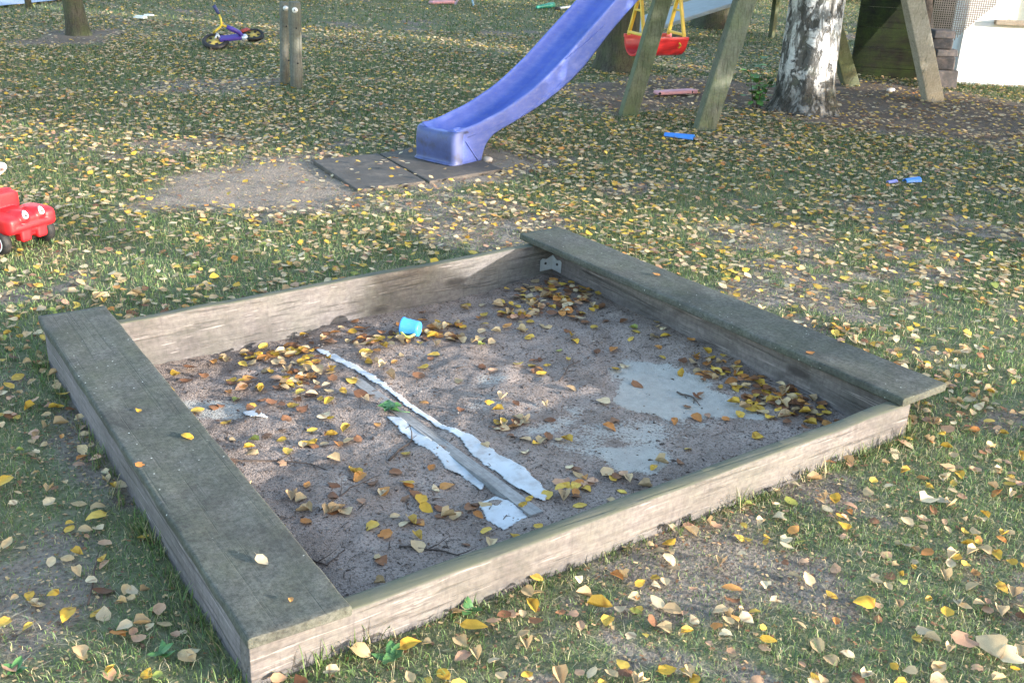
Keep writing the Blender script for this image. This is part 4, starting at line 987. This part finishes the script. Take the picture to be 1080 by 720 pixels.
mb = MB(scb); mb.tube([sc_(254.5, 33.5, .2), sc_(260, 31.5, .27), sc_(265, 33.2, .3)], [.02, .024, .016], 8); mb.build('mudguard', REDP, scr, True)
mb = MB(scb); mb.tube([sc_(261, 41, .05), sc_(266, 41.6, .05), sc_(277, 40.5, .12), sc_(278, 38, .15)], .012, 7); mb.build('kickstand', TYRE, scr, True)

# ------------------------------------------------------------------ red ride-on toy car
REDC = plain('red_car_plastic', (.50, .012, .018), .42, .06, 8, (.30, .05, .04), .12); WHT = plain('white_plastic', (.72, .72, .70), .4, .05)
wl, wr = at(1, 270), at(50, 254.5); tv = (wr-wl)[:2]; tv /= np.linalg.norm(tv); nvf = np.array([tv[1], -tv[0]])   # right, forward
mid = (wl[:2]+wr[:2])/2-nvf*.17-tv*.005; CO = (mid[0], mid[1], .01)
car = empty('ride_on_car', CO, 'red plastic ride-on toy car with eye stickers, cut by the left edge of the picture', 'toy car')
def cl_(x, y, z): q = nvf*x+tv*y; return Vector((q[0], q[1], z))   # x forward, y to the car's right in the picture
def ell(bm, c, h, p=2.):
    g = bmesh.ops.create_icosphere(bm, subdivisions=4, radius=1.)['verts']
    for v in g:
        a = v.co.copy(); n_ = (abs(a.x)**p+abs(a.y)**p+abs(a.z)**p)**(1/p); a /= n_
        v.co = cl_(c[0]+a.x*h[0], c[1]+a.y*h[1], c[2]+a.z*h[2])
bm = bmesh.new()
ell(bm, (-.01, 0, .118), (.265, .090, .040), 6)
for s in (-1, 1):
    ell(bm, (.172, s*.100, .138), (.092, .042, .046), 4); ell(bm, (-.18, s*.098, .150), (.105, .046, .062), 4)
    ell(bm, (.210, s*.046, .164), (.060, .034, .034), 2.6); ell(bm, (.236, s*.046, .088), (.026, .030, .034), 6)
ell(bm, (.165, 0, .146), (.098, .080, .036), 4); ell(bm, (.222, 0, .126), (.046, .135, .014), 5); ell(bm, (.225, 0, .090), (.020, .055, .020), 5)
ell(bm, (.060, 0, .190), (.022, .092, .060), 5); ell(bm, (.040, 0, .238), (.020, .078, .022), 4); ell(bm, (-.17, 0, .178), (.115, .080, .050), 3)
me = bpy.data.meshes.new('body'); bm.to_mesh(me); bm.free(); me.materials.append(REDC); bo = bpy.data.objects.new('body', me); COL.objects.link(bo); bo.parent = car
rm = bo.modifiers.new('rm', 'REMESH'); rm.mode = 'VOXEL'; rm.voxel_size = .0042; rm.use_smooth_shade = True
bo.modifiers.new('sm', 'SMOOTH').iterations = 3
for x_ in (.17, -.18):
    for s in (-1, 1):
        Mx = axis_to(cl_(0, s, 0)); c = cl_(x_, s*.128, .056); r = .062; t = .024
        mb = MB(); mb.lathe([(0, -t), (r*.8, -t), (r*.96, -t*.7), (r, 0), (r*.96, t*.7), (r*.82, t), (r*.62, t), (r*.6, t*.6), (0, t*.6)], c, Mx, 30); wo = mb.build('wheel', TYRE, car, True)
        mb = MB(); mb.lathe([(r*.60, t+.0005), (r*.66, t+.002), (r*.72, t+.0005)], c, Mx, 30); mb.build('rim_ring', WHT, wo, True)
        mb = MB(); mb.lathe([(0, t*.95), (r*.3, t*.9), (r*.55, t*.68), (r*.55, t*.5)], c, Mx, 20); mb.build('hub_cap', REDC, wo, True)
for s in (-1, 1):
    mb = MB(); nrm = cl_(.86, s*.10, .50).normalized(); c = cl_(.263, s*.046, .184); Mx = axis_to(nrm)
    e = [Vector((math.cos(a)*.0145*(1-.25*math.sin(a)), math.sin(a)*.0205, .0)) for a in np.linspace(0, 6.283, 25)[:-1]]
    upv = (Vector((0, 0, 1))-nrm*nrm.z).normalized(); rv = upv.cross(nrm)
    V = [c+rv*p.x+upv*p.y for p in e]+[c+rv*p.x*.9+upv*p.y*.9+nrm*.004 for p in e]; n = 24
    mb.add(V, [tuple(range(n, 2*n))]+[(i, (i+1) % n, n+(i+1) % n, n+i) for i in range(n)]); ey = mb.build('eye_sticker', WHT, car)
    mb = MB(); mb.lathe([(0, .0062), (.006, .0055), (.0065, .003)], c-upv*.006, Mx, 14); mb.build('pupil', TYRE, ey)
mb = MB(); c = cl_(-.005, 0, .33); Mx = axis_to(cl_(-.55, 0, .8)); ring = [c+Mx @ Vector((math.cos(a)*.078, math.sin(a)*.078, 0)) for a in np.linspace(0, 6.283, 33)]
mb.tube(ring, .015, 10, cap=False); stw = mb.build('steering_wheel', WHT, car, True)
mb = MB(); mb.lathe([(0, .008), (.03, .006), (.034, -.01), (0, -.012)], c, Mx, 16)
for a in (0, 2.09, 4.19): mb.bar(c, c+Mx @ Vector((math.cos(a)*.078, math.sin(a)*.078, 0)), .02, .012)
mb.tube([c, cl_(.035, 0, .24)], .014, 10); mb.build('steering_column', plain('black_plastic', (.03, .03, .03), .5), stw, True)

# ------------------------------------------------------------------ dark panel, brick pile, white hut, net
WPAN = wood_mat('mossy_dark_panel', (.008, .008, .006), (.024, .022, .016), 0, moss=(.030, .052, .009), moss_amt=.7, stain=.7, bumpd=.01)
pa = np.array([*W(3.48, 11.85)[:2]]); pb = np.array([*W(4.42, 11.72)[:2]]); pd = (pb-pa)/np.linalg.norm(pb-pa); pn = np.array([pd[1], -pd[0]]); L = np.linalg.norm(pb-pa)
pr = empty('board_fence', (pa[0], pa[1], 0), 'dark mossy panel of horizontal boards standing right of the birch', 'fence', rz=math.atan2(pd[1], pd[0]))
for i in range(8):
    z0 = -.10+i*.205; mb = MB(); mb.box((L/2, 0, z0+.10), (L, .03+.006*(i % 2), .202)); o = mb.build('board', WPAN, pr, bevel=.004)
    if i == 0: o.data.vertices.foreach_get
for xx in (.06, L-.06): 
    mb = MB(); mb.box((xx, .05, .72), (.08, .06, 1.7)); mb.build('stake', WPAN, pr, bevel=.006)
BRK = plain('dark_brick', (.045, .042, .043), .9, .5, 9, (.20, .15, .13), .5, bscale=40)
bz = 0.; bb = atD(990, 88, 11.25); bb[2] = 0
names = ['bottom', 'second', 'third', 'fourth', 'top']
for i, (dx, ww, hh, ang) in enumerate(((.03, .24, .19, .2), (.0, .22, .13, -.1), (-.02, .26, .07, .3), (-.05, .2, .10, -.2), (-.07, .22, .08, .1))):
    c = (bb[0]+GX[0]*dx, bb[1]+GX[1]*dx, bz); mb = MB()
    V = []; mb.box((0, 0, hh/2), (ww, .17, hh), -YAW+ang); mb.V = [tuple(np.array(v)+RNG.uniform(-.012, .012, 3)*np.array([1, 1, .0])) for v in mb.V]
    tag(mb.build('brick', BRK, bevel=.016, loc=c, seg=3), f'dark rough block, {names[i]} of the five stacked beside the white hut', 'block', 'dark blocks piled beside the white hut'); bz += hh+.001
for i, (p0, p1, lab) in enumerate((((973, 62, 11.55), (962, -12, 11.75), 'weathered narrow plank leaning behind the stacked blocks, the left one'), ((982, 60, 11.5), (979, -14, 11.65), 'weathered plank leaning behind the stacked blocks, the right one'))):
    a = atD(*p0); b = atD(*p1); a2 = a+(a-b)*(a[2]/(b[2]-a[2])); a2[2] = max(a2[2], 0.0); mb = MB(a2); mb.bar(a2, b+(b-a)*.4, .07, .03, up=(GD[0], GD[1], 0), n=6, jit=.003)
    tag(mb.build('leaning_plank', wood_mat('old_plank_%d' % i, (.11, .085, .07), (.30, .24, .2), 2), bevel=.004, loc=a2), lab, 'plank', 'planks leaning by the hut')
PLAST = plain('white_render', (.80, .79, .77), .85, .03, 5, (.62, .58, .52), .12, bscale=50)
ha = np.array(W(4.52, 11.62)[:2]); hb = np.array(W(7.2, 11.42)[:2]); hd = (hb-ha)/np.linalg.norm(hb-ha); hL = np.linalg.norm(hb-ha); hrz = math.atan2(hd[1], hd[0])
hut = empty('white_hut', (ha[0], ha[1], 0), 'white rendered hut wall blazing in sunlight at the upper right corner', 'hut', rz=hrz)
zsill = atD(1050, 25, 11.55)[2]
mb = MB(); mb.box((hL/2, .06, zsill/2-.06), (hL, .12, zsill+.12)); mb.build('wall', PLAST, hut)
mb = MB(); mb.box((.20, .061, zsill+.7), (.4, .122, 1.396)); mb.box((hL-.5, .061, zsill+.7), (1., .122, 1.396)); mb.box((hL/2-.05, .061, zsill+1.2), (hL-1.41, .122, .396)); mb.build('wall', PLAST, hut)
WSILL = wood_mat('pale_sill', (.30, .24, .18), (.50, .42, .33), 0)
mb = MB(); mb.box(((.30+.98)/2, -.012, zsill+.012), (.72, .10, .045)); mb.build('sill', WSILL, hut, bevel=.005)
win = MB(); win.box((.43, .05, zsill+.50), (.05, .06, .92)); win.box((.72, .05, zsill+.50), (.05, .058, .92)); win.box((1.05, .05, zsill+.50), (.05, .06, .92)); win.box((hL-1.03, .05, zsill+.5), (.05, .06, .92)); fr = win.build('window_frame', plain('cream_frame', (.70, .66, .42), .5, .06), hut, bevel=.004)
mb = MB(); mb.box(((.4+hL-1)/2, .08, zsill+.5), (hL-1.3, .008, .998)); mb.build('pane', plain('pale_curtained_glass', (.75, .74, .66), .25, .05, spec=.5), fr)
mb = MB(); mb.box((hL/2, .5, zsill+1.5), (hL+.3, 1.4, .07)); mb.build('roof', WPAN, hut, bevel=.01)
for (xx) in (.06, hL-.06): mb = MB(); mb.box((xx, .66, .8), (.119, 1.08, 1.7)); mb.build('wall', PLAST, hut)
# net of coarse tan strands hung before the wall
NETM = plain('tan_net', (.24, .205, .18), .85, .2, 10)
na, nb_ = atD(983, 20, 11.42), atD(1047, 20, 11.36); mb = MB((na[0], na[1], 0)); nd = (nb_-na)[:2]; nL = np.linalg.norm(nd); nd = nd/nL
zt = atD(1010, -60, 11.4)[2]; pit = .0215
def low(u): t = u/nL; return atD(1010, 56-4*t, 11.4)[2] if t < .33 else atD(1010, 56-4*t-48*((t-.33)/.67)**.8, 11.4)[2]
for i in range(int(nL/pit)+1):
    u = i*pit; q = na[:2]+nd*u; mb.box((q[0], q[1], (zt+low(u))/2), (.008, .006, zt-low(u)), math.atan2(nd[1], nd[0]))
for j in range(int((zt-.5)/pit)):
    zz = zt-j*pit; uu = [u for u in np.linspace(0, nL, 60) if low(u) < zz]
    if len(uu) > 1:
        q = na[:2]+nd*(uu[0]+uu[-1])/2; mb.box((q[0]-GD[0]*.0062, q[1]-GD[1]*.0062, zz), (uu[-1]-uu[0], .006, .0075), math.atan2(nd[1], nd[0]))
tag(mb.build('net', NETM, loc=(na[0], na[1], 0)), 'coarse tan net hanging in front of the white hut', 'net')

# ------------------------------------------------------------------ lesser things on the lawn
BLUE = plain('blue_toy_plastic', (.045, .20, .62), .4, .1, 12, (.2, .2, .2), .15)
def trough(a, b, r, mt, name, lab, cat):   # half pipe with a closed end
    a = Vector(a); b = Vector(b); ax = (b-a).normalized(); s = Vector((-ax.y, ax.x, 0)).normalized(); u = s.cross(ax)*-1 if s.cross(ax).z < 0 else s.cross(ax)
    mb = MB(a); V = []; Fc = []; n = 10; sec = [(r*math.cos(t), r*math.sin(t)) for t in np.linspace(0, math.pi, n)]+[((r-.004)*math.cos(t), (r-.004)*math.sin(t)) for t in np.linspace(math.pi, 0, n)]; k = len(sec)
    for i in range(7):
        t = i/6; c = a.lerp(b, t); f = 1-.25*t
        for (p, q) in sec: V.append(c+s*p*f+u*q*f)
        if i:
            for j in range(k): Fc.append(((i-1)*k+j, (i-1)*k+(j+1) % k, i*k+(j+1) % k, i*k+j))
    Fc += [tuple(range(k)), tuple(6*k+j for j in range(k))]
    mb.add(V, Fc); return tag(mb.build(name, mt, smooth=True, bevel=.001, loc=a), lab, cat)
trough(at(732, 147, .02), at(701, 143, .02), .034, BLUE, 'toy_trough', 'blue half-round plastic toy piece lying on leaves before the pale leaning post', 'toy')
trough(at(969, 191, .02), at(954, 192, .02), .030, BLUE, 'plastic_scrap', 'larger blue plastic scrap among the leaves at the right', 'plastic scrap')
trough(at(945, 192, .015), at(936, 193, .015), .018, plain('violet_blue_plastic', (.20, .22, .60), .5), 'plastic_scrap', 'small violet-blue plastic scrap left of the larger blue one', 'plastic scrap')
a, b = at(692, 98, .03), at(733, 96, .03); mb = MB(a); mb.bar(a, b, .10, .035, n=3); PINK = plain('faded_pink_plastic', (.50, .25, .29), .6, .15, 12, damt=.35)
pk = tag(mb.build('pink_board', PINK, bevel=.012, loc=a), 'faded pink plastic board lying on soil between the two leaning posts', 'board')
for t in (.08, .9): 
    mb = MB(); v = Vector(b-a)*t+Vector((*(-GD*.0535), .0)); mb.lathe([(0, .003), (.012, .002), (.013, -.003)], v, axis_to((*(-GD), .1)), 10); mb.build('peg_hole', TYRE, pk)
def stone(px, py, r, lab, seed=0):
    c = at(px, py, 0); c[2] = gz(c[:1], c[1:2])[0]+r*.3; bm = bmesh.new(); bmesh.ops.create_icosphere(bm, subdivisions=3, radius=r); rr = random.Random(px)
    k = [rr.uniform(.6, 1.2), rr.uniform(.6, 1.), rr.uniform(.4, .7)]
    for v in bm.verts:
        n_ = fbm(np.array([v.co.x/r*1.5+px]), np.array([v.co.y/r*1.5+v.co.z/r]), 3)[0]; v.co = Vector((v.co.x*k[0], v.co.y*k[1], v.co.z*k[2]))*(.75+.5*n_)
    me = bpy.data.meshes.new('stone'); bm.to_mesh(me); bm.free(); me.polygons.foreach_set('use_smooth', np.ones(len(me.polygons), bool)); me.materials.append(plain('pale_stone', (.42, .37, .33), .85, .2, 20))
    o = bpy.data.objects.new('stone', me); COL.objects.link(o); o.location = c; tag(o, lab, 'stone')
stone(514, 170, .045, 'pinkish stone behind the right corner of the slide foot')
stone(939, 97, .05, 'pale grey stone on the bare soil right of the birch')
# sloping grey ramp behind the swing
GRR = plain('grey_green_sheet', (.21, .24, .25), .6, .2, 4, (.12, .14, .12), .4)
A_, B_ = atD(668, 30, 14.3), atD(775, -4, 14.9); A_[2] = max(.1, A_[2]); d = B_-A_; rp = empty('grey_ramp', (A_[0], A_[1], 0), 'grey-green sloping ramp rising to the right in the background behind the red swing', 'ramp')
oA = np.array([A_[0], A_[1], 0]); mb = MB(oA); mb.bar(A_-d*.05, A_+d*1.5, .75, .05, n=4); mb.build('ramp_sheet', GRR, rp, bevel=.01)
for t in (.02, 1.45): mb = MB(oA); p = A_+d*t; mb.bar((p[0], p[1], -.1), (p[0], p[1], p[2]-.03), .07, .07, up=(0, 1, 0)); mb.build('leg', WPd, rp, bevel=.005)
p = at(689, 40, 0); 
# child's chair with pink seat, only its feet in view
cc = at(487, 10, 0); ch = empty('folding_chair', (cc[0], cc[1], 0), 'pink child chair with pale blue and lilac legs at the top edge', 'chair')
LIL = plain('lilac_tube', (.55, .42, .58), .4); LBL = plain('light_blue_tube', (.30, .48, .72), .4)
def chp(px, py, dz=0): q = atD(px, py, toXD(*cc[:2])[1]); return Vector((q[0]-cc[0], q[1]-cc[1], max(.0, q[2])+dz))
for (a, b, mt) in (((480, 5), (490, -12), LIL), ((499.5, 6), (495, -12), LBL)): mb = MB(); mb.tube([chp(*a), chp(*b)], .016, 8); mb.build('leg', mt, ch, True)
for (a, b, mt) in (((489, 2), (480, -12), LBL), ((500, 1), (506, -12), LIL)): mb = MB(); v = Vector((*(GD*.28), 0)); mb.tube([chp(*a)+v, chp(*b)+v], .016, 8); mb.build('leg', mt, ch, True)
mb = MB(); q = chp(493, -13); mb.box((q.x+GD[0]*.14, q.y+GD[1]*.14, q.z+.01), (.36, .34, .035), -YAW); mb.build('seat', PINK, ch, bevel=.012)
mb = MB(); q = chp(493, -30); mb.box((q.x+GD[0]*.30, q.y+GD[1]*.30, q.z+.05), (.36, .03, .30), -YAW); mb.build('backrest', PINK, ch, bevel=.012)
a, b = at(454, 3, .03), at(478, 2, .03); mb = MB(a); mb.bar(a, b, .12, .05, n=2); tag(mb.build('pink_cushion', PINK, bevel=.02, loc=a), 'dull pink cushion on the grass at the top edge left of the chair legs', 'cushion')
a, b = at(566, 8, .04), at(583, 5.5, .04); mb = MB(a); mb.tube([a, (a*.3+b*.7), (a*.25+b*.75), b], [.022, .038, .045, .045], 12); tag(mb.build('green_tube', plain('teal_plastic', (.03, .24, .17), .4, .1), smooth=True, loc=a), 'teal plastic toy tube lying in the far grass left of the slide', 'toy')
a, b = at(588, 9.5, .03), at(604, 7, .03); mb = MB(a); mb.tube([a, b], .018, 8); so_ = tag(mb.build('white_stick', WHT, smooth=True, loc=a), 'white stick with a black end lying in the far grass beside the slide', 'stick')
mb = MB(); mb.tube([Vector((0, 0, 0))-Vector(b-a)*.12, Vector(b-a)*.1], .026, 8); mb.build('end_knob', TYRE, so_, True)
# a light-coloured rag by the young tree
c = at(152, 21, 0); c[2] = gz(c[:1], c[1:2])[0]+.01; mb = MB(); 
for i in range(3): mb.box((random.uniform(-.06, .06), random.uniform(-.03, .03), .015+.015*i), (.16-.03*i, .08, .018), -YAW+random.uniform(-.5, .5))
tag(mb.build('paper_scrap', WHT, bevel=.006, loc=c), 'crumpled white paper scrap in the far grass right of the slim tree', 'paper scrap')

# ------------------------------------------------------------------ bluish path far left, hedges, low shrubs, unseen shrubs added for shade
def strip(name, p0, p1, wd, dz, mt, n=40, m_=8):
    p0 = np.array(p0); p1 = np.array(p1); d = p1-p0; s = np.array([-d[1], d[0]])/np.linalg.norm(d)*wd; V = []; Fc = []
    for i in range(n+1):
        for j in range(m_+1): q = p0+d*i/n+s*j/m_; V.append((q[0], q[1], float(gz(q[:1], q[1:2])[0])+dz))
    for i in range(n):
        for j in range(m_): a = i*(m_+1)+j; Fc.append((a, a+m_+1, a+m_+2, a+1))
    return tag(mesh_np(name, V, Fc, mt, None, True), kind='structure')
p0 = at(0, 9)[:2]; p1 = at(64, 2)[:2]; dd = p1-p0
strip('path', p0-dd*6, p1+dd*1.2, 1.6, .03, plain('blue_grey_paving', (.27, .31, .42), .6, .1, 3, (.2, .22, .28), .3))
def shrub(x, y, rad, h, n, seed, lab, s=.09, name='shade_shrub', group=None, z0=.0):
    r = random.Random(seed); root = empty(name, (x, y, 0), lab, 'shrub', group); mb = MB()
    for i in range(5):
        a = r.uniform(0, 6.28); mb.tube([(0, 0, -.1), (math.cos(a)*rad*.2, math.sin(a)*rad*.2, h*.4), (math.cos(a)*rad*.5, math.sin(a)*rad*.5, h*.8)], [.03, .02, .008], 6)
    mb.build('stem', M_BARKD, root); mb = MB()
    blobs = [(r.uniform(-.75, .75)*rad, r.uniform(-.75, .75)*rad, r.uniform(max(z0, .18*h), .9*h), r.uniform(.22, .40)*rad) for _ in range(int(14+h*5))]
    for i in range(n):
        bx, by, bz_, br_ = r.choice(blobs); p = Vector((bx, by, bz_))+Vector((r.gauss(0, 1), r.gauss(0, 1), r.gauss(0, 1)))*br_*.62
        if p.z < max(z0, .03): continue
        q = Matrix.Rotation(r.uniform(0, 6.28), 3, 'Z') @ Matrix.Rotation(r.uniform(-1.3, 1.3), 3, 'X'); k = s*r.uniform(.6, 1.4)
        mb.add([p+q @ Vector(v)*k for v in ((-.1, -.5, 0), (.42, 0, .08), (0, .6, 0), (-.42, .05, .08))], [(0, 1, 2, 3)])
    mb.build('foliage', M_SHRUB, root); return root
# unseen shrubs added at the right, with gaps, to shape the lawn's shade
def side(u, X, rad, h, n, seed, z0=0.):
    p = W(X, u); shrub(p[0], p[1], rad, h, n, seed, 'tall green shrub added out of view at the right to shade the lawn', .11, group='unseen shrubs added to cast shade', z0=z0)
SIDE = [(1.02, 8.2, .26, 2.8, 1000), (3.75, 8.2, .55, 3.2, 4200), (4.6, 8.4, .6, 3.4, 4600), (5.5, 8.3, .6, 3.6, 4600), (6.4, 8.5, .65, 3.6, 4600), (7.4, 8.8, .6, 3.4, 4000), (8.3, 9.0, .55, 3.2, 2600),
        (9.6, 9.0, .6, 3.6, 2400, 2.0), (10.5, 9.2, .6, 3.6, 2400, 2.0), (11.5, 9.4, .7, 3.6, 2600), (12.6, 9.8, .7, 3.6, 2600), (13.8, 10.2, .7, 3.8, 2600), (15., 10.6, .7, 3.8, 2600), (16.4, 11., .8, 4., 2600)]
for i, a in enumerate(SIDE): side(*a[:5], 300+i, *a[5:])
# background hedge beyond the lawn
for i in range(16):
    X = -13+i*2.0; p = W(X, 23+1.2*math.sin(i*1.7)); shrub(p[0], p[1], 1.1, 2.6+.5*math.sin(i*2.3), 1500, 500+i, 'broad dark shrub in the hedge row at the far end of the lawn', .16, 'hedge_shrub', 'hedge row at the far end')
for i, px in enumerate((100, 125, 150)):
    q = W(-5.2+i*.75, 17.8); shrub(q[0], q[1], .42, .75, 700, 700+i, 'low dark shrub at the far edge of the lawn behind the slim tree', .07, 'low_shrub', 'low shrubs behind the slim tree')
